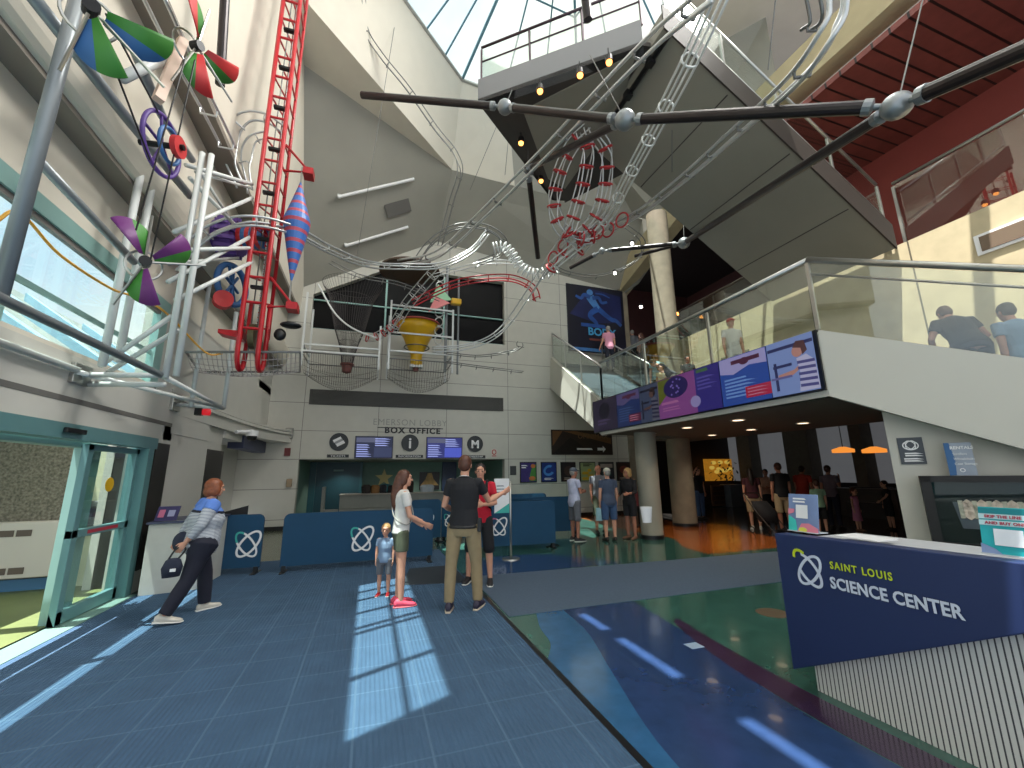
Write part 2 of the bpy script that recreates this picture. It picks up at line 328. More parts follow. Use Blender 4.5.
# ---------------------------------------------------------------- left wall (x = -3.1)
X0 = -3.1; Y1 = 7.66
L = MB()
L.bb((X0-.12, -2, 2.18), (X0, 8.25, 2.40)).bb((X0-.1, -2, 2.46), (X0, 8.25, 2.86)).bb((X0-.1, -2, 2.86), (X0-.02, 8.25, 2.91))
L.bb((X0-.12, -2, 2.40), (X0-.05, 8.25, 2.46)).bb((X0-.3, 7.5, 2.9), (X0, 14.7, 4.3)).bb((X0-.3, 13.2, 4.1), (X0, 14.7, 7)).bb((X0-.3, Y1, 0), (X0, 8.25, 2.4))
struct('wall_left', L, PLAIN)
struct('trim_2', MB().bb((X0-.04, -2, 2.40), (X0+.004, 8.2, 2.46)), M('grey_reveal', (104, 102, 98), .6))
U = MB()
U.bb((X0-.06, -2, 4.24), (X0, 14.7, 5.0))
struct('wall_left', U, CREAM)
struct('trim_3', MB().bb((X0-.06, -2, 5.0), (-2.86, 14.7, 5.06)), TAUPE)
cv = MB()
prof = [(-2.9, 5.06)]+[(-2.86+.17*math.sin(a*PI/2/6)-.0, 5.06+.45*(1-math.cos(a*PI/2/6))) for a in range(7)]+[(-2.69, 5.6), (-3.0, 5.6)]
cv.prism([(x, -2, z) for x, z in prof], (0, 16.7, 0)); struct('trim_4', cv, CREAM, smooth=False)
struct('wall_left', MB().bb((-3.1, -2, 5.6), (-2.86, 14.7, 6.9)), CREAM)
struct('beam', MB().bb((-3.0, -2, 6.9), (-2.5, 14.7, 7.0)), TAUPE)
f0 = MB()
def F0(y, z): return (-2.5+.2*(z-7)/5.5, y, z)
ya, yb, za, zb = 1.74, 5.68, 9.45, 12.3
for a, b, c, d in ((-2, 14.9, 7.0, za), (-2, ya, za, zb), (yb, 14.9, za, zb), (-2, 14.9, zb, 15.2)):
    f0.prism([F0(a, c), F0(b, c), F0(b, d), F0(a, d)], (-.12, 0, 0))
struct('wall_left', f0, CREAM)
cl = MB()
for z in (10.8,): cl.prism([F0(ya, z), F0(yb, z), F0(yb, z+.1), F0(ya, z+.1)], (-.02, 0, 0))
for y in (1.72, 2.6, 3.62, 3.78, 4.3, 4.85, 5.25): cl.prism([F0(y, za), F0(y+.07, za), F0(y+.07, zb), F0(y, zb)], (-.03, 0, 0))
wn = struct('window_2', MB().prism([F0(ya, za), F0(yb, za), F0(yb, zb), F0(ya, zb)], (-.02, 0, 0)), GLASS)  # unseen window, added and shaped to throw the sun patch on the carpet
struct('window_frame', cl, TEAL, wn)
# clerestory window over the doors
w3 = struct('window_3', MB().bb((-3.16, -2, 2.96), (-3.145, 7.3, 4.1)), GLASS)
fr = MB().bb((-3.162, -2, 3.37), (-3.142, 7.3, 3.43)).bb((-3.2, 7.28, 2.93), (-3.1, 7.5, 4.1))
for y in (4.6, 3.3, .6): fr.bb((-3.2, y, 2.95), (-3.12, y+.07, 4.1))
struct('window_frame', fr, TEALL, w3)
struct('window_head', MB().bb((X0-.05, -2, 4.06), (X0+.015, 7.5, 4.24)), TEALL, w3)
struct('window_head', MB().bb((X0-.06, -2, 4.0), (X0-.01, 7.5, 4.06)), M('grey_head', (116, 112, 108), .5), w3)
struct('window_sill', MB().bb((X0-.09, -2, 2.9), (X0-.03, 7.5, 2.96)), CREAM, w3)
# canopy glazing outside the window
for k in range(5): tag(MB().prism([(-3.5, 4.4+k*1.5, 2.95), (-3.5, 4.6+k*1.5, 2.95), (-5.6, 4.4+k*1.5, 4.5), (-5.6, 4.2+k*1.5, 4.5)], (0, 0, .14)).build('canopy_rafter', M('pale_blue_steel', (150, 190, 214), .5)), 'one of the pale blue slanted canopy rafters outside the clerestory window', 'rafter', 'canopy rafters outside')
struct('exterior_wall', MB().bb((-6.0, 3, 2.6), (-5.8, 16, 4.7)), M('exterior_white', (222, 230, 234), .7))
# sliding doors
struct('trim_5', MB().bb((X0-.12, -2, 2.02), (X0+.03, Y1+.1, 2.18)), TEAL)
struct('trim_6', MB().bb((-3.24, -2, .001), (-2.98, Y1, .012)), M('threshold', (128, 160, 150), .4, .3))
def door_leaf(n, x, y0, y1, mat, mid):
    o = MB(); t = .035
    for a, b, c, d in ((y0, y0+.1, .02, 2.0), (y1-.1, y1, .02, 2.0), (y0, y1, 1.93, 2.0), (y0, y1, .02, .16)): o.bb((x-t, a, c), (x+t, b, d))
    if mid: o.bb((x-t, y0, .93), (x+t, y1, 1.02))
    d = struct(n, o, mat, bevel=.004)
    struct('pane', MB().bb((x-.006, y0+.08, .12), (x+.006, y1-.08, 1.95)), GLASS, d); return d
d3 = door_leaf('door_3', -3.2, 6.32, 7.52, TEAL, True)
struct('sticker', MB().lathe([(0, .008), (.09, .008), (.09, 0)], (-3.192, 6.93, 1.52), 20, (1, 0, 0)), M('yellow_sticker', (210, 165, 20), .5), d3)
struct('sticker_bar', MB().bb((-3.166, 6.6, .955), (-3.162, 7.25, .995)), M('red_sticker', (170, 40, 60), .5), d3)
struct('trim_7', MB().bb((-3.40, 6.5, 0), (-3.30, 6.85, 2.02)).bb((-3.40, 2, 1.96), (-3.24, 6.85, 2.02)), TEALL)
struct('trim_8', MB().bb((-3.3, 7.5, 0), (-3.06, 7.66, 2.02)), TEAL)
tag(MB().bb((-3.06, 5.62, 2.075), (-3.02, 5.95, 2.13)).build('door_sensor', BLACK, bevel=.01), 'small black motion sensor on the teal header over the sliding doors', 'sensor')
# vestibule
struct('floor', MB().bb((-9, -2, -.1), (-3.24, 11.5, 0)), M('vestibule_floor', (104, 116, 72), .5, noise=.1, scale=2))
struct('ceiling', MB().bb((-9, -2, 2.86), (-4.5, 11.5, 2.96)), PLAIN)  # unseen partial roof, added to keep direct sun off the vestibule
st = M('pebble_stone', (122, 118, 104), .9, noise=.5, scale=28, bump=.9)
sxx = fY(80, 500, 8.6).x
struct('wall_stone', MB().bb((-9, 8.6, 0), (sxx, 8.9, 2.9)), st)
struct('wall_vestibule', MB().bb((sxx, 8.6, 0), (-3.3, 8.8, 2.9)), M('cream_wall', (214, 212, 182), .6, noise=.03))
struct('baseboard_vestibule', MB().bb((-9, 8.57, 0), (sxx, 8.6, .16)), M('blue_base', (70, 120, 160), .5))
struct('door_5', MB().bb((-6.3, 7.2, 0), (-6.22, 7.32, 2.6)).bb((-6.3, 8.3, 0), (-6.22, 8.42, 2.6)).bb((-6.3, 7.2, 2.0), (-6.22, 8.42, 2.1)), TEALL)
hv = thing('wall_heater', 'white wall heater cabinet with dark grilles low on the stone wall', 'heater', (-5.6, 8.5, 0))
MB().bb((-6.2, 8.4, .2), (fY(60, 560, 8.4).x, 8.6, .98)).build('casing', M('warm_white_metal', (206, 200, 190), .5), hv, bevel=.015)
for z in (.26, .78):
    for k in range(4): MB().bb((-5.45+k*.2, 8.39, z), (-5.28+k*.2, 8.4, z+.09)).build('grille', M('brown_grille', (96, 84, 74), .6), hv)
ci = thing('door_intercom', 'grey wall intercom seen through the glass door', 'intercom', (-4.1, 8.55, .9))
ci0 = fY(97, 518, 8.55)
MB().bb((ci0.x-.18, 8.52, ci0.z-.26), (ci0.x+.18, 8.6, ci0.z+.26)).build('housing', M('grey_plastic', (96, 100, 98), .5), ci, bevel=.02)
MB().bb((ci0.x-.14, 8.515, ci0.z+.02), (ci0.x+.02, 8.52, ci0.z+.18)).build('screen', BLACK, ci)
# wall end beyond the doors: steel jambs, recess, cornice
rc = MB().bb((X0-.8, 8.25, 0), (X0-.7, 14.7, 2.9)).bb((X0-.8, 8.2, 2.30), (X0, 9.9, 2.9)).bb((X0-.75, 9.9, 0), (X0-.05, 10.9, 2.9)).bb((X0-.8, 10.9, 2.45), (X0, 14.7, 2.9))
struct('wall_left', rc, PLAIN)
struct('trim_9', MB().bb((X0-.02, fX(150, 480, -3.09).y, .3), (X0+.02, fX(164, 480, -3.09).y, 2.12)).bb((X0-.7, 8.26, 0), (X0-.02, 8.3, 2.3)), STEEL)
struct('wall_left', MB().bb((X0-.5, fX(164, 480, -3.09).y, 0), (X0-.01, 9.95, 2.3)), PLAIN)
struct('trim_10', MB().bb((X0-.05, 9.95, .5), (X0+.0, 10.95, 2.15)).bb((X0-.7, 10.88, .2), (X0-.05, 10.92, 2.05)), STEEL)
cn = MB(); P = spline([(X0, 8, 0), (X0+.02, 10, 0), (X0+.12, 12, 0), (X0+.38, 13.7, 0), (X0+.72, 14.7, 0)], 6)
for z0, z1, e in ((2.62, 2.86, 0), (2.86, 2.93, .05), (2.95, 3.0, .02)):
    for a, b in zip(P[:-1], P[1:]): cn.prism([(a.x+e, a.y, z0), (b.x+e, b.y, z0), (b.x+e, b.y, z1), (a.x+e, a.y, z1)], (-.8, 0, 0))
struct('trim_11', cn, PLAIN)
struct('beam', MB().bb((X0-.3, 12.2, 2.30), (X0+.05, 14.6, 2.62)), M('navy_beam', (58, 64, 92), .5))
# ---------------------------------------------------------------- folded ceilings
A = V((-2.86, 14.75, 7.60)); B = V((1.98, 14.75, 10.31)); C = V((2.21, 13, 12.28)); E = V((-2.42, 10.47, 12.53)); S1 = V((.21, 9.9, 15)); S2 = V((2.3, 11.85, 15)); S0 = V((-2.4, 7.4, 15))
def facet(pts, mat, t=.08):
    pts = [V(p) for p in pts]; n = (pts[1]-pts[0]).cross(pts[2]-pts[0]).normalized()
    if n.dot(EYE-pts[0]) > 0: n = -n
    struct('ceiling', MB().prism(pts, n*t), mat)
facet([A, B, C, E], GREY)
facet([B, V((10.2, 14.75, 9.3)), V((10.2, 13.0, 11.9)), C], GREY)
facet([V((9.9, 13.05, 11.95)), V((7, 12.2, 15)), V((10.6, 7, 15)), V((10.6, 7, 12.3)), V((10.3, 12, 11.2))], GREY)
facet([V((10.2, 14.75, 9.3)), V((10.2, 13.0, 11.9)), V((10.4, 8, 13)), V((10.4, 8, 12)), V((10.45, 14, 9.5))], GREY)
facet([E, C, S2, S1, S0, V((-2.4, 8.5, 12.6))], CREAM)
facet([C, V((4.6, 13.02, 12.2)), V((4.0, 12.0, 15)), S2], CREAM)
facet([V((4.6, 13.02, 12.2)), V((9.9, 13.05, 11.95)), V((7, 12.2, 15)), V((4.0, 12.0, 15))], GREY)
struct('trim_12', MB().tube([S0, S1, S2, V((7, 12.2, 15))], .06, 6), M('skylight_curb', (160, 160, 152), .5))
# roof round the skylight; unseen slots shaped for sun strips on the floor
RF = MB(); rz = 15.1
def roof(x0, x1, y0, y1): RF.bb((x0, y0, rz), (x1, y1, rz+.15))
def frost(x0, x1, y0, y1): FR.bb((x0, y0, rz), (x1, y1, rz+.05))
FR = MB()
zs = rz/4; ys = rz*.14   # how far the sun moves on its way down to the floor
sx0 = 2.36-zs; sx1 = 2.47-zs
frost(-2.3, sx0, -2, 5.0); roof(-2.3, sx0, 5.0, 7.3); roof(sx0, sx1, -2, 1.95-ys); roof(sx0, sx1, 2.5-ys, 3.1-ys); roof(sx0, sx1, 3.96-ys, 4.2-ys); roof(sx0, sx1, 4.74-ys, 4.0)
frost(sx1, 10, -6, -.65); roof(-2.3, sx1, -6, -2); frost(sx1, 5.6, -.6, 4.0); frost(8.0, 10, -.6, 5.5); roof(5.6, 8.0, 2.2, 2.45); frost(sx1, 5.0, 4.0, 6.9); frost(sx0, 1.6, 6.9, 9.2); roof(sx0, sx1, 4.0, 6.9); roof(8.0, 10, 5.5, 12); roof(10, 15, -2, 18)
struct('ceiling', RF, CREAM)
fm = bpy.data.materials.new('added_frosted_panel'); fm.use_nodes = True; q = fm.node_tree; q.nodes.clear(); oo = q.nodes.new('ShaderNodeOutputMaterial'); tl = q.nodes.new('ShaderNodeBsdfTranslucent'); tl.inputs['Color'].default_value = (.58, .58, .56, 1); q.links.new(tl.outputs[0], oo.inputs['Surface'])
struct('window_9', FR, fm)  # unseen translucent roof panels, added to spread sunlight softly over the walls
ap = V((4.2, 7.0, 18.6))
gl = MB(); rim = [S1, S2, V((7, 12.2, 15)), V((8.3, 6.5, 15)), V((5, 4.0, 15)), V((1.5, 5, 15))]
for a, b in zip(rim, rim[1:]+rim[:1]): gl.add([a, b, ap], [(0, 1, 2)])
sk = struct('window_4', gl, GLASS, recenter=False)
bars = MB()
for p in rim: bars.tube([p, ap], .05, 6)
for a, b in zip(rim, rim[1:]+rim[:1]):
    for t in (.33, .66):
        q = a.lerp(b, t); bars.tube([q, q.lerp(ap, .8)], .03, 6)
    bars.tube([a.lerp(ap, .45), b.lerp(ap, .45)], .03, 6); bars.tube([a.lerp(ap, .75), b.lerp(ap, .75)], .03, 6)
struct('window_frame', bars, M('skylight_bar', (84, 120, 132), .4, .4), sk)
# ---------------------------------------------------------------- upper platform and flying stair
pz = 9.45
P1 = fZ(478, 82, 10.0); P2 = fZ(641, 22, 10.0)
def under(x, y): return fZ(x, y, pz)
pl = [V((P1.x, P1.y, pz)), under(552, 200), under(566, 201), under(632, 168), V((6.2, 7.6, pz)), V((6.2, 5.0, pz)), V((P2.x, P2.y, pz))]
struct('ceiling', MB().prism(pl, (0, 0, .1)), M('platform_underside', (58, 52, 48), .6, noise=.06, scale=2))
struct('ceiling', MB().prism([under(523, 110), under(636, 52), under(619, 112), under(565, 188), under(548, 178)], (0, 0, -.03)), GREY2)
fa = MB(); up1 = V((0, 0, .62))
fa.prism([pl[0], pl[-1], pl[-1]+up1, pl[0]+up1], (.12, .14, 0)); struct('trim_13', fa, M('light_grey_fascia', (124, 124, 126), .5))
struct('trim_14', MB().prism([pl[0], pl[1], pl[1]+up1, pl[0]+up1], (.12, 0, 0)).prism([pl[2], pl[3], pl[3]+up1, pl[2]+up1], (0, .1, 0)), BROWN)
def railing(name, label, pts, h, posts, rail_r=.035, glass_from=.05, mid=None, mat=CHROME, cat='railing'):
    """glass balustrade along a polyline of base points"""
    t = thing(name, label, cat, pts[0]); upv = V((0, 0, h)); pts = [V(p) for p in pts]
    MB().tube([p+upv for p in pts], rail_r, 10).build('handrail', mat, t, smooth=True)
    if mid: MB().tube([p+V((0, 0, mid)) for p in pts], .018, 8).build('mid_rail', mat, t, smooth=True)
    for a, b in zip(pts[:-1], pts[1:]):
        MB().add([a+V((0, 0, glass_from)), b+V((0, 0, glass_from)), b+V((0, 0, h-.06)), a+V((0, 0, h-.06))], [(0, 1, 2, 3)]).build('glass_panel', RAILGLASS, t, solid=.012)
        n = max(1, round((b-a).length/posts))
        for k in range(n+1):
            p = a.lerp(b, k/n); MB().box(p+V((0, 0, h*.48)), (.035, .05, h*.94)).build('post', mat, t)
    return t
railing('balcony_railing', 'dark railing with glass along the highest platform under the skylight', [P1+V((.1, .1, .08)), P2+V((.1, .1, .08))], 1.0, 1.2, .03, .02, .6, M('plum_metal', (66, 50, 58), .4, .4))
sl = (9.4-6.06)/(9.78-4.67); ny, fy = 4.79, 7.6
def sz(x): return 6.06+sl*(9.78-x)
struct('stair_flight', MB().prism([(9.9, ny+.03, sz(9.9)), (4.6, ny+.03, sz(4.6)), (4.6, ny+.03, sz(4.6)+.35), (9.9, ny+.03, sz(9.9)+.35)], (0, fy-ny, 0)), GREY2)
struct('stair_stringer', MB().prism([(9.9, ny, sz(9.9)-.02), (4.6, ny, sz(4.6)-.02), (4.6, ny, sz(4.6)+.52), (9.9, ny, sz(9.9)+.52)], (0, .03, 0)), BROWN)
sj = MB()
for x in (6.0, 7.4, 8.8): sj.bb((x, ny+.1, sz(x)-.013), (x+.015, fy, sz(x)+.01))
struct('trim_15', sj, BROWN)
railing('stair_railing', 'glass railing with steel rails on the flying stair to the top platform', [(9.75, ny+.05, sz(9.75)+.5), (4.7, ny+.05, sz(4.7)+.5)], .85, 1.6, .03, .03, .12)
bt = MB()
for k in range(2): pass
a, b = fY(612, 165, 7.7), fY(670, 38, 7.0)
tk = thing('light_track', 'black lighting track mounted along the edge of the flying stair', 'light track', fZ(640, 80, 9.3))
MB().tube([fZ(606, 128, 9.3), fZ(668, 36, 9.3)], .05, 6).build('track', BLACKM, tk)
for q in ((628, 95), (650, 62)): MB().box(fZ(*q, 9.25), (.14, .14, .14)).build('track_head', BLACKM, tk)
# ---------------------------------------------------------------- right side, upper floor
struct('wall_parapet', MB().bb((10, -2, 2.62), (10.3, 11.8, 6.07)), CONC)
struct('floor', MB().bb((10.3, -2, 5.75), (24, 17.4, 6.0)), DKFLOOR)
struct('wall_red', MB().bb((14, -2, 6), (14.2, 8.2, 10.8)), RED_WALL)
struct('ceiling', MB().bb((10.1, -1, 10.75), (14.2, 8.2, 10.9)), SLATS)
struct('beam', MB().bb((10.0, -1, 11.3), (10.5, 8.2, 12.35)).prism([(10.0, 8.2, 11.3), (10.0, 8.2, 12.35), (10.0, 14.9, 10.4), (10.0, 14.9, 9.3)], (.5, 0, 0)), M('beam_concrete', (176, 162, 128), .8, noise=.08, scale=2))
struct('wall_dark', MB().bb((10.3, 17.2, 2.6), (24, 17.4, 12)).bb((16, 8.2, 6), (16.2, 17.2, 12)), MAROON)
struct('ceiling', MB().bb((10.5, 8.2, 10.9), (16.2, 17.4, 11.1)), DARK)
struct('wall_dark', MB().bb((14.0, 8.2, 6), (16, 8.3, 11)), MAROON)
railing('upper_railing', 'glass railing with steel handrail along the upper floor above the concrete parapet', [(10.12, -1, 6.07), (10.12, 4.75, 6.07)], 1.4, 1.9, .035, .02)
railing('upper_railing', 'dark-topped glass railing of the upper floor behind the stair landing', [(10.12, 7.7, 6.0), (10.12, 11.8, 6.0)], 1.15, 2.0, .035, .02, None, M('dark_rail', (92, 84, 76), .4, .5))
pb = thing('wall_panel', 'blue-grey picture panel on the red wall behind the upper railing', 'panel', (13.98, 6.0, 6.6))
MB().bb((13.93, 4.9, 6.5), (13.99, 6.4, 7.7)).build('panel', M('blue_grey_print', (70, 104, 124), .5, noise=.3, scale=1.5), pb)
MB().bb((13.92, 4.9, 7.55), (13.99, 6.4, 7.72)).build('panel_border', M('sage_border', (140, 150, 130), .5), pb)
gr = thing('wall_grille', 'white framed air grille in the concrete parapet above the stair handrail', 'grille', (9.98, 3.1, 5.3))
MB().bb((9.97, 3.05, 5.25), (10, 3.75, 5.62)).build('grille_frame', LETTER_W, gr)
MB().bb((9.955, 3.12, 5.3), (9.97, 3.68, 5.57)).build('grille_mesh', M('brown_mesh', (110, 92, 74), .6), gr)
g2 = tag(MB().bb((9.96, 8.6, 4.6), (10, 9.6, 4.95)).build('wall_grille', M('grey_grille', (96, 92, 78), .6)), 'grey louvre grille low on the concrete wall behind the landing people', 'grille')
# columns
for n, (x, y, r, h) in enumerate(((6.66, 9.12, .265, 2.6), (9.05, 10.76, .35, 10.4))):
    c = struct('column', MB().lathe([(r, .1), (r, h)], (x, y, 0), 40), M('pale_column', (150, 146, 132), .7, noise=.05, scale=2) if n == 0 else CONC2, smooth=True)
    struct('column_base', MB().lathe([(r+.012, 0), (r+.012, .1), (r, .1)], (x, y, 0), 40), BLACK, c)
# ---------------------------------------------------------------- landing, its fascias and stair flights
fx = 5.9; ye, yf = 3.93, 9.93
BULK = M('bulkhead_paint', (188, 186, 176), .5, noise=.02, scale=1)
struct('wall_fascia', MB().bb((fx, ye, 2.58), (fx+.15, yf, 3.5)), BULK)
d2 = V((.5, -.8660254, 0)); n2 = V((-.8660254, -.5, 0)); c0 = V((fx, ye, 0))
def s2(s, z, off=0.): p = c0+d2*s-n2*off; return V((p.x, p.y, z))
struct('wall_fascia', MB().prism([s2(0, 2.58), s2(5.5, 2.58-.5*5.5), s2(5.5, 3.53-.43*5.5), s2(0, 3.53)], -n2*.15), BULK)
u1 = V((6.6, D, 0))
struct('wall_fascia', MB().prism([(fx, yf, 2.56), (6.53, D, 4.85), (6.6, D, 6.1), (fx, yf, 3.5)], (.15, 0, 0)), BULK)
struct('stair_flight', MB().prism([(fx+.2, yf, 2.9), (6.78, D, 5.0), (6.78, D, 5.9), (fx+.2, yf, 3.4)], (2.3, 0, 0)), M('stair_blue_grey', (70, 84, 94), .6))
# sloped underside beyond (white soffit of the rising flight)
struct('stair_flight', MB().prism([s2(.1, 2.8, .16), s2(5.4, 2.8-.46*5.3, .16), s2(5.4, 3.3-.46*5.3, .16), s2(.1, 3.36, .16)], V((.866, .5, 0))*2.2), M('stair_grey', (90, 92, 92), .6))
struct('floor', MB().prism([s2(0, 3.3, .1), (fx+.1, yf, 3.3), (10, yf, 3.3), (10, 5.6, 3.3)], (0, 0, .12)), M('landing_floor', (84, 86, 88), .5))
struct('ceiling', MB().prism([s2(.02, 2.58, .02), (fx+.02, yf, 2.58), (8.45, yf, 2.58), (8.45, 11.6, 2.58), (10.3, 11.6, 2.58), (10.3, .5, 2.58), (9.4, -1.5, 2.58), s2(1.2, 2.58, .1)], (0, 0, .1)), LOWCEIL)
railing('landing_railing', 'long glass railing with round steel handrail along the stair landing above the screens', [(fx+.07, yf, 3.52), (fx+.07, ye+.04, 3.54)], 1.09, 2.0, .04, .0)
railing('landing_railing', 'glass railing descending with the stairs on the right above the white bulkhead', [s2(.0, 3.55, .07), s2(5.4, 3.55-.43*5.4, .07)], 1.09, 2.7, .045, .0, .86)
railing('flight_railing', 'steel and glass railing climbing the back flight beside the white stair wall', [(fx+.07, yf, 3.52), (6.66, D-.1, 6.1)], .98, 1.6, .03, .0)
railing('flight_railing', 'far handrail of the back flight behind the climbing people', [(fx+2.3, yf, 3.5), (8.9, D-.1, 6.1)], .95, 1.7, .03, .05)
# sign wall under the right flight
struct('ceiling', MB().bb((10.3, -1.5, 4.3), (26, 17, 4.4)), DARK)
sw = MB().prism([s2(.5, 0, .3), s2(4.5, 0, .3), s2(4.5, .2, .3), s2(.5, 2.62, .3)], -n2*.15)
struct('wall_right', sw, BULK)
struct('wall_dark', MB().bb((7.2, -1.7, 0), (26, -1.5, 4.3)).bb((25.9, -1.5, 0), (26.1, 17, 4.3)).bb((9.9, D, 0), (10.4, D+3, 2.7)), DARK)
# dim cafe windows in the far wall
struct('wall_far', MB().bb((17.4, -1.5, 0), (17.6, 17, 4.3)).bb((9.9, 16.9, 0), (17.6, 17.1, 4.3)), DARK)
pane = M('glowing_window_shade', (134, 136, 140), .7, noise=.05, scale=2, emit=.17)  # daylight behind the shades is put into the panes as glow
for n, (xa, xb) in enumerate(((706, 717), (719, 738), (752, 786), (812, 853), (868, 900))):
    a, b, c = fX(xa+5, 478, 17.36), fX(xb+6, 478, 17.36), fX(xa, 441, 17.36)
    struct('window_%d' % (5+n), MB().bb((17.34, a.y, 1.1), (17.38, b.y, 4.1)), pane)
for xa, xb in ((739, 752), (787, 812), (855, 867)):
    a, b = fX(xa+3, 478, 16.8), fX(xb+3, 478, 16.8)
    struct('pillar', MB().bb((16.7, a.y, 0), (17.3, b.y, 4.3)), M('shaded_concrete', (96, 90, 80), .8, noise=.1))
# ---------------------------------------------------------------- the rolling-ball sculpture
def fD(x, y, d): return EYE+ray(x, y)*(d/FL)
REDP = M('red_tube_paint', (172, 18, 30), .35, noise=.04, scale=6)
RAIL = M('rail_steel', (196, 198, 198), .3, .6, noise=.04, scale=8)
RAILD = M('dull_rail_steel', (110, 110, 108), .4, .6, noise=.05, scale=8)
RINGW = M('white_ring', (214, 216, 214), .4)
RINGR = M('red_ring', (176, 44, 48), .4)
PURPLE_P = M('purple_paint', (88, 58, 136), .45, noise=.05, scale=6)
BLUE_P = M('blue_paint', (58, 104, 160), .5, noise=.06, scale=4)
GREEN_P = M('green_paint', (64, 132, 52), .5, noise=.06, scale=4)
VIOLET_P = M('violet_paint', (106, 44, 112), .5, noise=.06, scale=4)
REDB = M('red_blade', (196, 48, 50), .5, noise=.06, scale=4)
YELLOW_P = M('yellow_funnel', (206, 160, 20), .35, noise=.06, scale=3)
NETM = M('dark_net', (66, 60, 60), .6)
SCU = 'tracks of the rolling ball sculpture'
def dX(x, y, v): return (x, y, (fX(x, y, v)-EYE).dot(cf))
def track(label, pts, gauge=.16, r=.018, rails=2, mat=RAIL, tie=.6, ring=None, ringmat=None, per=7, name='ball_track', ringr=.012, up=(0, 0, 1), cat='ball track'):
    """pts: (pixel x, pixel y, forward distance) -> rails running along a smooth path with cross ties or rings"""
    P = spline([fD(*p) for p in pts], per); t = thing(name, label, cat, P[0], SCU); upv = V(up)
    fr = []
    for i, p in enumerate(P):
        d = (P[min(i+1, len(P)-1)]-P[max(i-1, 0)]).normalized(); w = d.cross(upv)
        w = w.normalized() if w.length > .15 else (fr[-1][1] if fr else V((1, 0, 0))); fr.append((d, w, w.cross(d)))
    offs = {1: [(0, 0)], 2: [(-.5, 0), (.5, 0)], 3: [(-.5, 0), (.5, 0), (0, -.6)], 4: [(-.42, .42), (.42, .42), (.42, -.42), (-.42, -.42)]}[rails]
    for a, b in offs:
        MB().tube([p+f[1]*a*gauge+f[2]*b*gauge for p, f in zip(P, fr)], r, 6).build('rail', mat, t, smooth=True)
    acc = 0.
    for i in range(1, len(P)):
        acc += (P[i]-P[i-1]).length
        if acc >= tie:
            acc = 0.; d, w, n = fr[i]; p = P[i]
            if ring: MB().torus(p, gauge*ring, ringr, d, 16, 5).build('ring', ringmat, t, smooth=True)
            else: MB().tube([p-w*gauge*.5, p-w*gauge*.45-n*gauge*.45, p+w*gauge*.45-n*gauge*.45, p+w*gauge*.5], r*.8, 5).build('tie', ringmat or mat, t)
    return t
track('long twin-rail track sweeping from the centre up to the top middle of the hall', [(400, 262, 12.2), (440, 252, 11.6), (490, 207, 10), (545, 152, 8.6), (610, 84, 7), (660, 34, 6), (715, -12, 5)], .22, .03, 3, tie=.9, ringmat=RAILD)
track('four-rail white-ringed track dropping steeply from the top to the red coils', [(722, -10, 5.2), (690, 60, 6), (657, 124, 7.3), (628, 178, 8.6), (603, 222, 10.2), (552, 266, 11)], .20, .018, 4, RINGW, .75, .62, RINGW, ringr=.016)
track('heavy rail loop curving round at the top right and descending to the red coils', [(836, -14, 4.1), (835, 12, 4.1), (822, 42, 4.2), (798, 74, 4.6), (762, 108, 5.6), (728, 138, 6.5), (690, 172, 7.8), (645, 208, 9.6), (612, 228, 10.6)], .17, .026, 3, RAIL, .8, ringmat=RAILD)
track('single thin rail arc hanging inside the top right loop', [(812, -8, 4.1), (816, 20, 4.15), (806, 30, 4.3)], .10, .018, 2, RAILD, .3)
track('thin twin-rail track falling along the cream skylight wall', [(362, -8, 11), (365, 28, 11.3), (382, 56, 11.6), (408, 88, 11.9), (436, 128, 12.2), (455, 152, 12.4), (460, 172, 12.5), (452, 200, 12.6), (440, 246, 12.7)], .16, .016, 3, RAILD, .8)
track('twin-rail track running beside the taupe beam at the upper left', [dX(152, -6, -2.3), dX(172, 36, -2.3), dX(194, 80, -2.3), dX(214, 118, -2.3), dX(228, 146, -2.3)], .2, .02, 2, RAIL, .7)
track('sweeping rail in front of the red tower leading to the box office bays', [(172, 268, 6.2), (190, 246, 6.3), (214, 228, 6.4), (250, 219, 6.5), (292, 228, 7), (330, 248, 8.2), (366, 262, 9.6), (402, 265, 10.8), (440, 264, 11.4), (470, 250, 11.8), (486, 232, 12)], .18, .022, 3, RAIL, .7)
track('curled rails looping behind the red tower top left', [(240, 186, 7.3), (230, 160, 7.2), (233, 132, 7.2), (246, 117, 7.2), (266, 118, 7.3), (284, 130, 7.4)], .2, .02, 2, RAIL, .5)
track('inner curl of rail behind the red tower', [(250, 192, 7.4), (246, 160, 7.4), (252, 140, 7.4), (268, 134, 7.5)], .16, .016, 2, RAIL, .5)
track('flat rail circle above the yellow funnel', [(415, 262, 12), (432, 240, 12), (456, 226, 12.2), (484, 226, 12.4), (503, 238, 12.6), (500, 252, 12.6), (478, 262, 12.4)], .2, .018, 3, RAILD, .6)
track('straight rails dropping beside the window and curling left below it', [(570, 228, 11.2), (548, 262, 11.8), (528, 294, 12.6), (508, 322, 13.2), (488, 338, 13.3), (462, 346, 13.2), (432, 348, 13)], .22, .02, 3, RAIL, .7)
track('red rail ramp curving above the yellow trough', [(412, 302, 12.6), (432, 292, 12.7), (456, 282, 12.8), (484, 277, 12.9), (512, 277, 13), (532, 286, 13.1), (538, 300, 13.1)], .26, .022, 3, REDP, .55)
track('pale rail ramp just above the red rail ramp', [(432, 276, 12.6), (462, 268, 12.8), (492, 262, 12.9), (520, 264, 13), (540, 274, 13.2)], .2, .016, 2, RAIL, .6)
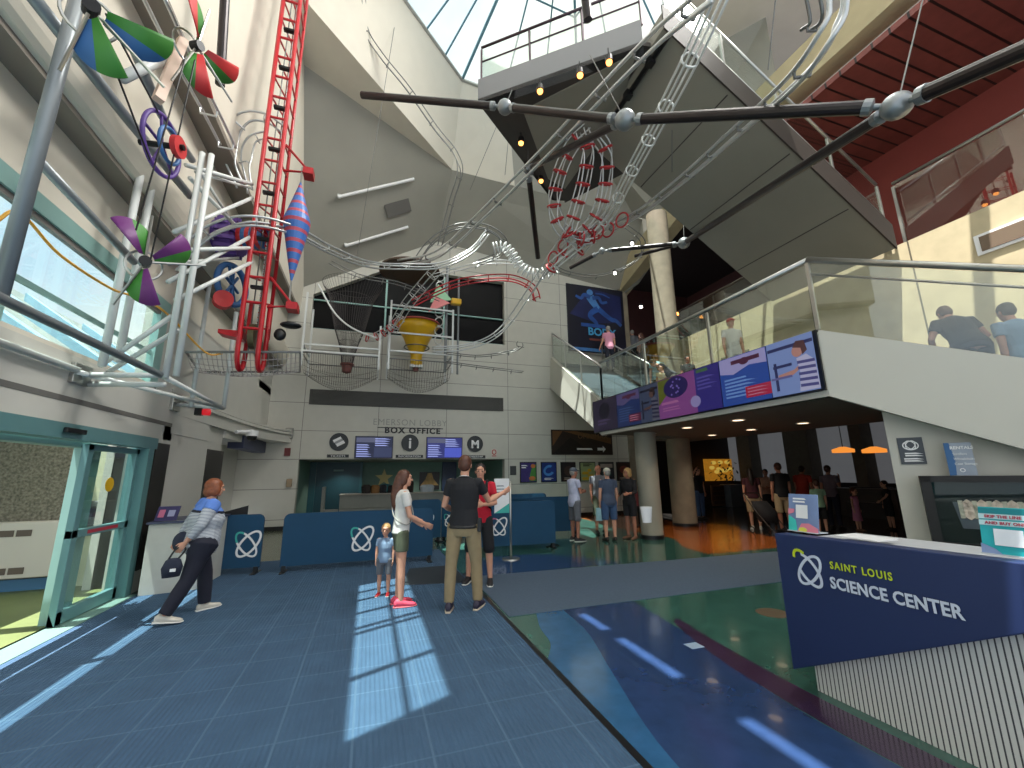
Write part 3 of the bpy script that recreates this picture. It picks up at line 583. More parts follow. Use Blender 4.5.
track('level rail spur low on the back wall right of the funnel bay', [(446, 353, 13), (480, 356, 13.2), (516, 350, 13.3), (520, 342, 13.3)], .2, .014, 2, RAILD, .4)
track('lowest rail spur running right beneath the level spur', [(446, 362, 13), (482, 367, 13.2), (523, 372, 13.4)], .2, .014, 2, RAILD, .4)
track('upper diagonal rail crossing the dark window towards the funnel', [(330, 262, 11.5), (360, 276, 12), (400, 284, 12.5), (440, 300, 12.8)], .2, .014, 2, RAILD, .6)
track('thin far rail sagging from the coils to the right pilaster', [(548, 262, 11.6), (566, 272, 11.8), (596, 276, 12), (624, 268, 12.2), (640, 256, 12.2), (642, 240, 12.2), (626, 226, 12)], .14, .014, 2, RAILD, .7)
track('four-rail lane sloping down in front of the funnel bay', [(440, 266, 11.8), (424, 284, 12), (406, 306, 12.2), (392, 330, 12.4)], .26, .012, 4, RAIL, .35, .6, RAIL)
track('rail lane dropping left of the red ring coils', [(592, 222, 10.4), (574, 240, 10.8), (556, 262, 11.2), (545, 276, 11.5)], .2, .014, 4, RAIL, .5, .72, RINGR, ringr=.03)
track('rail lane dropping right of the red ring coils', [(612, 218, 10.4), (590, 240, 10.8), (572, 258, 11.2)], .2, .014, 4, RAIL, .5, .72, RINGR, ringr=.03)
for lab, pts in (('left red-ringed coil arm hanging below the platform', [(590, 128, 9.6), (572, 146, 9.8), (560, 172, 10), (554, 202, 10.2), (560, 226, 10.3), (576, 238, 10.4), (596, 236, 10.4)]),
                 ('middle red-ringed coil arm hanging below the platform', [(582, 130, 9.6), (588, 150, 9.7), (584, 180, 9.9), (576, 210, 10.1), (570, 234, 10.3), (588, 240, 10.4)]),
                 ('right red-ringed coil arm hanging below the platform', [(596, 134, 9.6), (606, 152, 9.7), (606, 180, 9.9), (600, 208, 10.1), (590, 226, 10.3), (580, 236, 10.4)])):
    track(lab, pts, .26, .017, 4, RAIL, .34, .6, RINGR, ringr=.028)
# red hoops strung in a row
for k, (x, y, d) in enumerate(((588, 236, 10.5), (598, 232, 10.4), (608, 230, 10.3), (622, 220, 10), (563, 246, 10.9), (553, 258, 11.1))):
    tag(MB().torus(fD(x, y, d), .17, .022, cf*.6+cr*.7, 20, 6).build('ring_hoop', RINGR, smooth=True), 'red steel hoop threaded on the rails below the red coils', 'hoop', 'red hoops on the rails')
hx = thing('spiral_track', 'white spiral of rings wriggling between the rail circle and the far rail', 'spiral track', fD(515, 262, 12.2), SCU)
P = spline([fD(494, 248, 12.2), fD(504, 247, 12.2), (fD(513, 256, 12.2)), fD(521, 268, 12.2), fD(533, 274, 12.2), fD(548, 272, 12.2), fD(560, 266, 12.2)], 6)
for k in range(0, len(P)-1, 2):
    MB().torus(P[k], .15, .022, (P[k+1]-P[k]), 16, 6).build('ring', RINGW, hx, smooth=True)
MB().tube(P, .012, 5).build('rail', RAIL, hx)
# ---- suspended strut frame
sf = thing('space_truss', 'suspended frame of dark tubes joined by grey ball nodes under the ceiling', 'truss', fD(625, 120, 6.5))
TUBE = M('dark_bronze_tube', (44, 36, 36), .3, .3, noise=.05, scale=4); NODE = M('grey_ball_node', (138, 142, 144), .3, .5, noise=.05, scale=6)
N1, N2, N3, N4, N5, N6 = fD(505, 107, 8.3), fD(625, 120, 6.5), fD(897, 106, 4.5), fD(684, 243, 11.6), fD(528, 169, 10.2), fD(602, 251, 12.6)
for p, r in ((N1, .15), (N2, .16), (N4, .16), (N5, .12), (N6, .1)): MB().ell(p, r).build('node', NODE, sf, smooth=True)
MB().ell(N3, (.2, .14, .14), Matrix.Rotation(-.5, 3, 'Y')).build('node', NODE, sf, smooth=True)
for a, b, r in ((fD(362, 95, 9), N1, .075), (N1, N2, .075), (N2, N3, .075), (N2, N5, .07), (N5, fD(538, 258, 12), .07), (N3, fD(1060, 34, 3.3), .08), (N3, N4, .07), (N4, N6, .06), (N6, fD(570, 268, 13.2), .06), (N4, fD(635, 256, 12.6), .05)):
    d = (b-a).normalized(); nd = [N1, N2, N3, N4, N5, N6]
    a2 = a+d*(.26 if a in nd else 0); b2 = b-d*(.26 if b in nd else 0)
    MB().tube([a2, b2], r, 14).build('strut', TUBE, sf, smooth=False)
    for q, s in ((a, 1), (b, -1)):
        if q in nd: MB().tube([q+d*s*.1, q+d*s*.2, q+d*s*.22, q+d*s*.3], [.03, .035, r*1.15, r*1.15], 12).build('collar', NODE, sf, smooth=False)
for p, q in ((N3, fD(925, -10, 4.9)), (N2, fD(590, 55, 7)), (N4, fD(683, 205, 12)), (N1, fD(512, 90, 8.6)), (N2, fD(670, 300, 6.5)) if 0 else (N5, fD(528, 100, 10.6))): MB().tube([p, q], .009, 5).build('hanger', RAILD, sf)
tag(MB().tube([fD(226, -20, 5.4), fD(220, 85, 5.4)], .055, 14).build('strut_tube', TUBE), 'dark tube end hanging down beside the red and green pinwheel', 'tube')
tag(MB().tube([fD(584, -15, 6.5), fD(588, 20, 6.5)], .07, 14).build('strut_tube', TUBE), 'short dark tube end hanging at the top centre before the skylight', 'tube')
# cables
for lab, a, b in (('thin cable hanging from the skylight wall down past the left grey soffit', (398, 5, 12.2), (356, 262, 9.8)), ('thin cable hanging over the fold of the grey ceiling', (510, 122, 12), (505, 175, 12.5)),
                  ('thin cable slanting left of the long twin-rail track', (500, 118, 12.4), (470, 190, 13)), ('thin wire dropping across the underside of the flying stair', (672, 130, 6.6), (672, 172, 7)), ('thin wire hanging from the grey ceiling at top centre right', (776, -5, 5.4), (768, 70, 5.6))):
    tag(MB().tube([fD(*a), fD(*b)], .008, 5).build('cable', RAILD), lab, 'cable')
# ---- red lift tower
ty = 7.15; tc_ = fY(250, 362, ty); tx = -1.83
tw = thing('lift_tower', 'tall red lattice lift tower with rounded bottom loops hanging at the left', 'lift tower', (tx, ty, 3.3))
hw = .135; hd = .40; zb_, zt = 3.45, 12.4
for x in (-hw, hw):
    # each side is one long hairpin of tube: up the front, round the bottom, up the back
    Pp = [(tx+x, ty-hd/2, zt), (tx+x, ty-hd/2, zb_)]+[(tx+x+.0, ty-hd/2*math.cos(a), zb_-hd/2*1.3*math.sin(a)) for a in [PI*k/8 for k in range(1, 8)]]+[(tx+x, ty+hd/2, zb_), (tx+x, ty+hd/2, zb_+.9)]
    MB().tube(Pp, .036, 10).build('tower_leg', REDP, tw, smooth=True)
    MB().tube([(tx+x*.6, ty+hd*1.3, zb_+.4), (tx+x*.6, ty+hd*1.3, zt)], .03, 8).build('tower_leg', REDP, tw, smooth=True)
for k in range(21):
    z = zb_+.35+k*.42
    MB().tube([(tx-hw, ty-hd/2, z), (tx+hw, ty-hd/2, z)], .022, 6).build('rung', REDP, tw)
    rb = MB().tube([(tx-hw, ty-hd/2, z), (tx-hw*.6, ty+hd*1.3, z+.25)], .016, 6).tube([(tx+hw, ty-hd/2, z), (tx+hw*.6, ty+hd*1.3, z+.25)], .016, 6)
    rb.build('brace', REDP, tw)
    if k % 2: MB().box((tx+.02, ty-hd*.3, z+.28), (.22, .07, .045)).build('ball_carrier', BLACKM, tw)
ch = MB()
for x in (-.045, .045): ch.tube([(tx+x, ty-.02, zb_), (tx+x, ty-.02, zt)], .011, 5)
ch.build('chain', RAILD, tw)
sp = MB().tube([(tx+.02+.035*math.cos(k*.9), ty+.12+.035*math.sin(k*.9), zb_+.3+k*.012) for k in range(150)], .009, 5); sp.build('spring', RINGW, tw)
MB().lathe([(0, -.04), (.2, -.04), (.2, .04), (0, .04)], (tx, ty, zb_+.28), 24, (1, 0, 0)).build('sprocket', M('bronze_gear', (92, 86, 62), .45, .6), tw)
MB().prism([(tx-.45, ty-.1, zb_+.27), (tx-.12, ty-.1, zb_+.2), (tx-.12, ty-.1, zb_+.33), (tx-.45, ty-.1, zb_+.33)], (0, .22, 0)).build('bracket', REDP, tw)
for z, e in ((zb_+.85, .5), (zb_+3.35, .55)):
    MB().tube([(tx+hw, ty, z+.45), (tx+hw+e*.75, ty, z), (tx+hw, ty, z-.06)], .024, 6).build('bracket', REDP, tw)
    MB().box((tx+hw+e*.72, ty+.02, z-.02), (.16, .22, .12)).build('bracket_plate', REDP, tw)
MB().ell((tx+.5, ty, zb_+.52), (.16, .12, .05)).ell((tx+.36, ty, zb_+.35), (.09, .07, .1)).build('motor', BLACK, tw, smooth=True)
# striped spinning cone
q0 = fY(301, 180, ty); q1 = fY(291, 284, ty); qm = q0.lerp(q1, .42)
st_ = MB(); n = 33; ax = (q1-q0).normalized(); LN = (q1-q0).length
for k in range(n):
    a, b = k/n, (k+1)/n; st_.k = 1 if k % 3 == 2 else 0
    rad = lambda t: .215*(t/.42)**1.05 if t < .42 else .215*((1-t)/.58)**.95
    o = len(st_.v); st_.lathe([(rad(a), a*LN), (rad(b), b*LN)], q0, 24, ax)
sc = thing('striped_spinner', 'blue double cone with red stripes hanging from the red tower arm', 'spinner', q1)
st_.build('cone', [M('stripe_blue', (56, 104, 176), .4), M('stripe_red', (176, 70, 88), .4)], sc)
MB().tube([q0-ax*.25, q1+ax*.42], .014, 6).build('spindle', CHROME, sc)
# ---- white support frame on the left wall
wfm = thing('wall_truss', 'white tubular frame bracketed to the left wall carrying the sculpture', 'truss', (-2.4, 6.8, 2.7))
z0 = 2.72; c1, c2 = V((-2.27, 5.55, z0)), V((-2.37, 8.05, z0)); w1, w2 = V((-3.06, 5.75, z0)), V((-3.06, 8.15, z0+.05))
def beam(a, b, r=.03, mat=WPAINT, nm='frame_tube', par=None): return MB().tube([a, b], r, 10).build(nm, mat, par or wfm, smooth=True)
beam(w1, c1, .03); beam(w1+V((0, .12, -.08)), c1+V((0, .12, -.08)), .03); beam(c1, c2, .03); beam(c2, w2); beam(V((-3.04, -1.5, z0+.02)), V((-3.04, 5.6, z0+.02)), .035); beam(V((-3.04, 5.6, z0)), c2, .028)
beam(V((-2.27, -1.5, z0)), c1, .035, GPAINT)  # this tube's shade is put into the grey colour
for (x, y), (x2, y2) in (((165, 378), (186, 162)), ((176, 376), (197, 168))):
    a = fY(x, y, 5.55); beam(a, V((a.x, 5.55, 5.62)), .034)
for (x, y), t in (((192, 400), 4.9), ((224, 404), 4.4)):
    a = fY(x, y, 8.0); beam(V((a.x, 8.0, z0)), V((a.x, 8.0, t)), .034)
for (a, b) in (((186, 165), (252, 184)), ((174, 232), (252, 198)), ((190, 178), (236, 226)), ((168, 282), (252, 236)), ((176, 300), (252, 262)), ((180, 250), (252, 248)), ((172, 316), (100, 366)), ((178, 330), (108, 372))):
    beam(fY(*a, 5.6), fY(*b, 7.0) if b[0] > 200 else fX(b[0], b[1], -3.0), .028)
for a, b in (((196, 172), (250, 188)), ((184, 262), (238, 258)), ((200, 172), (232, 222))): beam(fY(*a, 5.75), fY(*b, 7.4), .022)
for p in (w1, w2):
    MB().box(p+V((-.02, 0, 0)), (.05, .3, .22)).build('wall_bracket', CHROME, wfm, bevel=.008)
    for k in (-1, 1): MB().lathe([(0, .03), (.03, .03), (.03, 0)], p+V((.0, .09*k, .03)), 10, (1, 0, 0)).build('bolt', CHROME, wfm)
# big near post with long rails
np_ = thing('support_post', 'thick grey-white post at the left edge holding the blue and green pinwheel', 'support post', (-2.27, 3.35, z0))
a = fX(6, 270, -2.3); MB().tube([V((-2.3, a.y, z0)), V((-2.3, a.y, 6.2))], .045, 14).build('post', GPAINT, np_, smooth=True)
MB().tube([fX(36, 158, -2.6), fX(134, 262, -2.6)], .04, 10).build('rail_tube', GPAINT, np_, smooth=True)
MB().tube([fX(26, -12, -2.5), fX(122, 112, -2.5), fX(190, 196, -2.5)], .05, 10).build('rail_tube', GPAINT, np_, smooth=True)
MB().tube([fX(122, 78, -2.4), fX(178, 52, -2.3)], .05, 10).build('arm', WPAINT, np_, smooth=True)
MB().tube([fX(126, 30, -2.4), fX(162, 116, -2.4), fX(192, 160, -2.4)], .045, 10).build('arm', GPAINT, np_, smooth=True)
MB().tube([fX(183, 40, -2.2), fX(158, 100, -2.25)], .06, 4).build('arm', M('peach_tube', (220, 190, 170), .4), np_)
tag(MB().tube(spline([fX(-5, 222, -2.6), fX(20, 213, -2.55), fX(60, 255, -2.55), fX(110, 288, -2.5), fX(135, 297, -2.5), fX(165, 312, -2.4), fX(205, 352, -2.3), fX(222, 354, -2.2)], 6), .012, 6).build('cable', M('orange_cable', (216, 160, 60), .5)), 'thin orange-yellow cable sagging across the clerestory window', 'cable')
# pinwheels
def pinwheel(label, hub, R, ang0, angs, m1, m2, nrm, fr=.16):
    t = thing('pinwheel', label, 'pinwheel', hub, 'painted pinwheels of the sculpture'); n = V(nrm).normalized(); u = V((0, 0, 1)); u = (u-n*u.dot(n)).normalized(); w = n.cross(u)
    MB().lathe([(0, -.05), (.05, -.05), (.05, .05), (0, .05)], hub, 16, n).build('hub', BLACKM, t)
    for a in angs:
        bl = MB(); a = math.radians(a); N = 12; half = math.radians(21)
        for k in range(N):
            t0, t1 = a-half+2*half*k/N, a-half+2*half*(k+1)/N; bl.k = 0 if k < N/2 else 1
            def pt(t, r, tilt=.25): return V(hub)+(u*math.cos(t)+w*math.sin(t))*r+n*(t-a)*R*tilt
            e0 = R*(.86+.14*(t0-a)/half-.10*((t0-a)/half)**2); e1 = R*(.86+.14*(t1-a)/half-.10*((t1-a)/half)**2)
            bl.add([pt(t0, R*fr), pt(t1, R*fr), pt(t1, e1), pt(t0, e0)], [(0, 1, 2, 3)])
        bl.build('blade', [m1, m2], t, solid=.012, smooth=True)
        q = a-half; MB().tube([V(hub), V(hub)+(u*math.cos(q)+w*math.sin(q))*R*1.04-n*half*R*.25], .012, 6).build('spoke', CHROME, t)
    MB().torus(hub-n*.12, R*.3, .012, n, 20, 5).build('hoop', CHROME, t)
    return t
face = V((.25, -1, -.1))
pinwheel('large blue and green pinwheel at the top left corner on the thick post', fX(91, 8, -2.05), .50, 0, (193, 262), BLUE_P, GREEN_P, V((.6, -1, -.2)))
pinwheel('red and green pinwheel beside the hanging dark tube', fX(197, 46, -2.0), .54, 0, (15, 190, 275), GREEN_P, REDB, V((1., -.55, -.1)))
pinwheel('violet and green pinwheel in front of the clerestory window', fX(145, 262, -2.15), .47, 0, (22, 182, 308), GREEN_P, VIOLET_P, V((.5, -1, -.1)))
# spoked belt wheel
wc = fX(162, 145, -2.2); bw = thing('belt_wheel', 'purple spoked belt wheel with blue and red hubs above the white frame', 'belt wheel', wc); axw = V((1, -.12, 0)).normalized()
MB().torus(wc, .30, .022, axw, 36, 8).build('rim', PURPLE_P, bw, smooth=True)
uu = V((0, 0, 1)); ww = axw.cross(uu)
for k in range(5):
    a = 2*PI*k/5+.3; MB().tube([wc, wc+(uu*math.cos(a)+ww*math.sin(a))*.29], .015, 6).build('spoke', PURPLE_P, bw)
MB().torus(wc+axw*.07, .17, .02, axw, 28, 8).build('inner_rim', BLUE_P, bw, smooth=True)
MB().lathe([(0, .12), (.11, .12), (.11, .17), (0, .17)], wc, 24, axw).build('hub_drum', REDB, bw)
MB().tube([wc-axw*.2, wc+axw*.2], .03, 10).build('axle', BLACKM, bw)
for lab, a, b in (('black drive belt from the top left pinwheel to the purple wheel', (106, 14, -2.05), (158, 112, -2.2)), ('lower black belt from the top left pinwheel down to the purple wheel', (100, 30, -2.05), (150, 160, -2.2)), ('black belt running from the red pinwheel past the purple wheel to the violet pinwheel', (195, 60, -2.0), (150, 262, -2.15)),
                  ('second black belt parallel to the red pinwheel belt', (186, 56, -2.0), (136, 230, -2.15))):
    tag(MB().tube([fX(*a), fX(*b)], .008, 6).build('drive_belt', BLACK), lab, 'belt')
mt = thing('motor_unit', 'white box unit with a black motor on twin white posts beside the purple wheel', 'motor unit', fX(104, 366, -2.8))
for px_ in ((102, 366), (118, 362)):
    q = fX(*px_, -2.8); MB().tube([q, V((q.x, q.y, fY(146, 152, q.y).z))], .04, 10).build('post', WPAINT, mt, smooth=True)
q = fX(102, 366, -2.8); a = fY(130, 156, q.y)
MB().box(a, (.24, .26, .26)).build('box', WPAINT, mt, bevel=.015)
MB().box(a+V((.02, -.135, .02)), (.15, .02, .15)).build('box_window', M('grey_window', (110, 118, 112), .4), mt)
MB().prism([a+V((-.2, -.2, -.19)), a+V((.14, -.2, -.19)), a+V((.14, .14, -.16)), a+V((-.2, .14, -.16))], (0, 0, .035)).build('shelf', LETTER_W, mt)
MB().tube([a+V((-.4, 0, .22)), a+V((-.2, 0, .22)), a+V((-.19, 0, .21)), a+V((.18, 0, .21))], [.065, .065, .04, .04], 12).build('motor', BLACKM, mt)
# drums and other parts behind the tower
dm = thing('paddle_drum', 'purple toothed drum with a red and blue barrel left of the red tower', 'drum', fX(228, 240, -2.3))
a = fY(230, 238, 7.6)
MB().lathe([(0, -.16), (.3, -.16), (.3, .16), (0, .16)], a, 20, (1, -.3, 0)).build('drum', PURPLE_P, dm)
for k in range(14):
    q = 2*PI*k/14
    MB().box(a+V((0, .31*math.cos(q), .31*math.sin(q))), (.3, .07, .07)).build('tooth', PURPLE_P, dm)
br = MB()
for k in range(6): br.k = k % 2; br.lathe([(.19, .2+k*.07), (.19, .27+k*.07)], a, 20, (1, -.3, 0))
br.build('barrel', [REDB, BLUE_P], dm)
a2 = fY(232, 285, 7.8)
bw2 = thing('blue_wheel', 'blue toothed wheel partly hidden behind the red tower legs', 'wheel', a2)
MB().torus(a2, .34, .05, (1, -.4, 0), 28, 8).build('rim', BLUE_P, bw2, smooth=True)
sp_ = MB()
for k in range(8): q = 2*PI*k/8; sp_.tube([a2, a2+V((0, math.cos(q), math.sin(q)))*.34], .025, 6)
sp_.build('spokes', BLUE_P, bw2)
tag(MB().lathe([(0, -.05), (.14, -.08), (.14, .08), (0, .05)], fY(223, 300, 7.4), 16, (.4, -1, 0)).build('float_disc', REDB), 'red disc below the blue wheel left of the tower foot', 'disc')
# net baskets
def basket(label, a, b, c, d, dep, nx=26, ny_=6, mat=NETM, w=.008, name='net_basket'):
    """sagging wire net between the four rim points"""
    a, b, c, d = [V(p) for p in (a, b, c, d)]; mb = MB(); vs = []
    for j in range(ny_+1):
        for i in range(nx+1):
            s, t = i/nx, j/ny_; p = a.lerp(b, s).lerp(d.lerp(c, s), t); vs.append(p-V((0, 0, dep*math.sin(PI*t)*(.5+.5*math.sin(PI*s)))))
    mb.add(vs, [(j*(nx+1)+i, j*(nx+1)+i+1, (j+1)*(nx+1)+i+1, (j+1)*(nx+1)+i) for j in range(ny_) for i in range(nx)])
    t = thing(name, label, 'net', d, 'catch nets under the sculpture')
    mb.build('net', mat, t, wire=w)
    MB().tube([a, b, c, d], .02, 6, closed=True).build('net_rim', RAILD, t); return t
def bay(label, x0, x1, z0_, z1_, y0_, y1_, rows, posts):
    t = thing('sculpture_bay', label, 'sculpture bay', (x0, y0_, z0_), 'white bays of the sculpture on the back wall')
    for y in (y0_, y1_):
        for x, zt_ in posts: MB().box((x, y, (z0_+zt_)/2), (.055, .055, zt_-z0_)).build('bay_post', WPAINT, t)
    for z in rows: MB().box(((x0+x1)/2, y0_, z), (x1-x0, .05, .05)).build('bay_rail', WPAINT, t)
    for z in rows[:1]:
        for x in (x0, x1): MB().box((x, (y0_+y1_)/2, z), (.04, y1_-y0_, .05)).build('bay_rail', WPAINT, t)
    return t
ya_, yb_ = 12.9, 14.3
bl_ = [fY(*p, ya_) for p in ((300, 372), (378, 376), (300, 292), (388, 372), (452, 372), (388, 302), (452, 312))]
bay('left white sculpture bay around the dark net funnel', bl_[0].x, bl_[1].x, 4.7, 6.9, ya_, yb_, [5.35, 5.15], [(bl_[0].x, 6.95), (bl_[1].x, 6.1)])
bay('right white sculpture bay around the yellow funnel', bl_[3].x, bl_[4].x, 4.75, 6.95, ya_, yb_, [5.35, 5.95, 6.85], [(bl_[3].x, 7.0), (bl_[4].x, 6.9)])
basket('grey catch net under the left bay of the back wall', (bl_[0].x, ya_, 5.1), (bl_[1].x, ya_, 5.1), (bl_[1].x, yb_, 5.1), (bl_[0].x, yb_, 5.1), .95, 34, 9)
basket('grey catch net under the yellow funnel bay', (bl_[3].x, ya_, 5.1), (bl_[4].x, ya_, 5.1), (bl_[4].x, yb_, 5.1), (bl_[3].x, yb_, 5.1), .9, 24, 9)
basket('white wire catch basket hung from the left wall frame under the tower', fY(186, 352, 7.0), fY(300, 352, 7.0), fY(300, 372, 9.2), fY(200, 372, 9.2), .22, 24, 8, M('pale_wire', (176, 170, 168), .5), .012)
nf = thing('net_funnel', 'dark mesh funnel hanging in front of the upper window', 'funnel', fY(347, 366, 13.4))
fc = fY(347, 366, 13.4); ft = fY(345, 285, 13.4).z; H_ = ft-fc.z
MB().lathe([(.16, 0), (.2, .35), (.3, .75), (.45, 1.2), (.66, H_*.82), (.9, H_)], fc, 52).build('net', NETM, nf, wire=.011)
MB().tube(spline([fY(318, 284, 12.9), fY(334, 312, 12.9), (fY(352, 328, 12.9)), fY(376, 338, 12.9)], 6), .028, 6).build('rim_tube', RINGW, nf)
MB().lathe([(.0, -.25), (.13, -.2), (.16, 0), (.2, .02), (.2, .07), (.1, .07)], fc, 18).build('outlet', M('brown_red', (110, 56, 50), .5), nf)
track('red-ringed rail lane falling into the dark net funnel', [(402, 318, 12.6), (388, 330, 12.9), (372, 338, 13), (362, 336, 13)], .2, .014, 4, RAIL, .25, .6, RINGR, ringr=.02)
yf_ = thing('funnel', 'big yellow funnel in the right white bay above the box office', 'funnel', fY(416, 366, 13.5)); fc = fY(416, 366, 13.5); s_ = fc.y*1.04/417
MB().lathe([(.17, 0), (.2, .1), (.18, .3), (.22, .48), (.30, .70), (.44, .94), (.58, 1.16), (.72, 1.42), (.69, 1.42), (.54, 1.16), (.16, .3)], fc, 36).build('cone', YELLOW_P, yf_, smooth=True)
MB().torus(fc+V((0, 0, 1.42)), .72, .035, (0, 0, 1), 36, 8).build('rim', M('red_rim', (150, 60, 50), .5), yf_, smooth=True)
MB().box(fc+V((0, 0, -.02)), (.4, .3, .09)).build('clamp', RINGW, yf_); MB().lathe([(.0, -.2), (.08, -.18), (.1, -.06)], fc, 14).build('outlet', M('brown_red', (110, 56, 50)), yf_)
MB().torus(fc+V((0, 0, .62)), .4, .02, (0, 0, 1), 28, 6).build('support_hoop', RAILD, yf_)
# bits round the funnel
tag(MB().prism([fY(438, 284, 13), fY(452, 300, 13), fY(430, 302, 13)], (0, .05, 0)).build('flag', M('mint_sheet', (150, 200, 160), .5)), 'small mint green triangle sheet above the yellow funnel', 'sheet')
tag(MB().prism([fY(436, 296, 12.95), fY(450, 303, 12.95), fY(428, 312, 12.95)], (0, .05, 0)).build('flag', M('pink_sheet', (220, 130, 130), .5)), 'small pink triangle sheet above the yellow funnel', 'sheet')
tag(MB().box(fY(456, 302, 13), (.34, .2, .2)).build('trough', YELLOW_P, bevel=.03), 'small yellow trough under the red rail ramp', 'trough')
tag(MB().lathe([(0, 0), (.5, 0), (.95, .1), (.95, .16), (0, .16)], fY(410, 276, 12.6), 24).build('tray', M('brown_tray', (70, 54, 42), .6)), 'dark brown shallow tray above the yellow funnel bay', 'tray')
pc = thing('post_column', 'slim grey post column with stacked rings right of the yellow funnel', 'column', fY(445, 372, 13.3))
a = fY(445, 372, 13.3); MB().tube([a, V((a.x, a.y, 8.6))], .05, 8).build('post', GPAINT, pc); MB().tube([a+V((.45, .2, 0)), V((a.x+.45, a.y+.2, 8.4))], .035, 8).build('post', GPAINT, pc)
for k in range(9): MB().torus((a.x-.25, a.y-.1, 5.6+k*.32), .14, .02, (.3*(-1)**k, 1, .2), 14, 5).build('ring', RAIL, pc)
fl_ = thing('tube_light', 'upper white tube light on the grey soffit', 'tube light', fP(376, 189, A+V((0, 0, -.1)), (B-A).cross(C-A)), 'tube lights on the grey soffit')
for lab, a, b in ((None, (338, 197), (414, 179)), ('lower white tube light on the grey soffit', (345, 246), (408, 227))):
    nn_ = (B-A).cross(C-A).normalized(); nn_ = nn_ if nn_.dot(EYE-A) > 0 else -nn_
    p, q = [fP(*t, A+nn_*.12, nn_) for t in (a, b)]; h = fl_ if lab is None else thing('tube_light', lab, 'tube light', p, 'tube lights on the grey soffit')
    MB().tube([p, q], .05, 8).build('tube', LETTER_W, h); MB().box(p.lerp(q, .02)+nn_*-.05, (.1, .1, .1)).build('bracket', WPAINT, h)
p = fP(398, 208, A+nn_*.03, nn_); xv = (B-A).normalized(); yv = nn_.cross(xv)
tag(MB().prism([p-xv*.45-yv*.22, p+xv*.45-yv*.22, p+xv*.45+yv*.22, p-xv*.45+yv*.22], nn_*.03).build('ceiling_grille', M('grey_grille2', (104, 102, 98), .6)), 'small grey air grille on the sloping grey soffit', 'grille')
# warm spotlights under the platform
BULB = M('warm_bulb', (255, 160, 76), .4, emit=3.5)
for k, ((x, y), lab) in enumerate(zip(((540, 90), (580, 74), (609, 61), (521, 142), (541, 180)), ('leftmost of the three lit spotlights on the platform track', 'middle of the three lit spotlights on the platform track', 'rightmost of the three lit spotlights on the platform track', 'upper lit spotlight on the narrow dark edge of the platform', 'lower lit spotlight near the tip of the platform'))):
    p = fZ(x, y, 9.2); t = thing('spotlight', lab, 'spotlight', p, 'spotlights under the platform')
    MB().lathe([(0, .12), (.07, .1), (.08, -.02), (.06, -.02)], p, 14).build('lamp_housing', BLACKM, t); MB().ell(p+V((0, 0, -.03)), .06).build('bulb', BULB, t)
    MB().tube([p+V((0, 0, .1)), p+V((0, 0, .3))], .012, 5).build('stem', BLACKM, t)
# ---------------------------------------------------------------- signs on the back wall
XB, UZ = V((1, 0, 0)), V((0, 0, 1))
CHAR = M('charcoal_sign', (40, 44, 48), .5)
def wy(x, y, d=D): return fY(x, y, d)
a = wy(372.5, 426.5); hdr = thing('lobby_lettering', 'raised lettering of the lobby name and box office on the white wall', 'lettering', a)
F = Flat(V((a.x, D-.002, a.z)), XB, UZ, hdr)
wd = wy(449, 428).x-a.x
F.text('EMERSON LOBBY', 0, .06, .30, M('wall_letter', (150, 150, 144), .5), sx=.98, sp=1.12)
b = wy(377.5, 427); c = wy(443, 428)
F.rect('underline', b.x-a.x, b.z-a.z-.03, c.x-a.x, b.z-a.z+.0, LETTER_K)
b = wy(384.5, 432.5); F.text('BOX OFFICE', b.x-a.x, b.z-a.z-.01, .27, LETTER_K, bold=.012, sp=1.22, sx=1.05)
def round_sign(px, py, label, word, draw, wpx):
    p = wy(px, py); t = thing('round_sign', label, 'sign', p, 'round signs over the box office'); F = Flat(V((p.x, D-.01, p.z)), XB, UZ, t)
    F.disc('disc', 0, 0, .29, .29, CHAR, .02); F.l += 18; draw(F)
    w_ = wpx*D*1.03/417/2; F.l = 2
    F.rect('name_plate', -w_, -.50, w_, -.40, CHAR); F.text(word, 0, -.482, .095, LETTER_W, align='CENTER', sx=min(1.25, w_*2/(len(word)*.072)))
def tick(F):
    for k, r in enumerate((-.5, -.2, .15)):
        cx, cy = (-.05+k*.05, .07-k*.06); pts = [(-.13, -.05), (.13, -.05), (.13, .05), (-.13, .05)]
        F.poly('ticket', [(cx+x*math.cos(.5)-y*math.sin(.5), cy+x*math.sin(.5)+y*math.cos(.5)) for x, y in pts], LETTER_W if k != 1 else M('pale_grey', (150, 152, 154)))
round_sign(339, 442, 'round dark tickets sign left of the first screen over the box office', 'TICKETS', tick, 18)
round_sign(410, 443, 'round dark information sign with a white i between the two screens', 'INFORMATION', lambda F: F.text('i', 0, -.17, .5, LETTER_W, bold=.012, align='CENTER'), 25)
round_sign(475, 444, 'round dark membership sign with a white M right of the screens', 'MEMBERSHIP', lambda F: F.text('M', 0, -.14, .38, LETTER_W, bold=.014, align='CENTER'), 21)
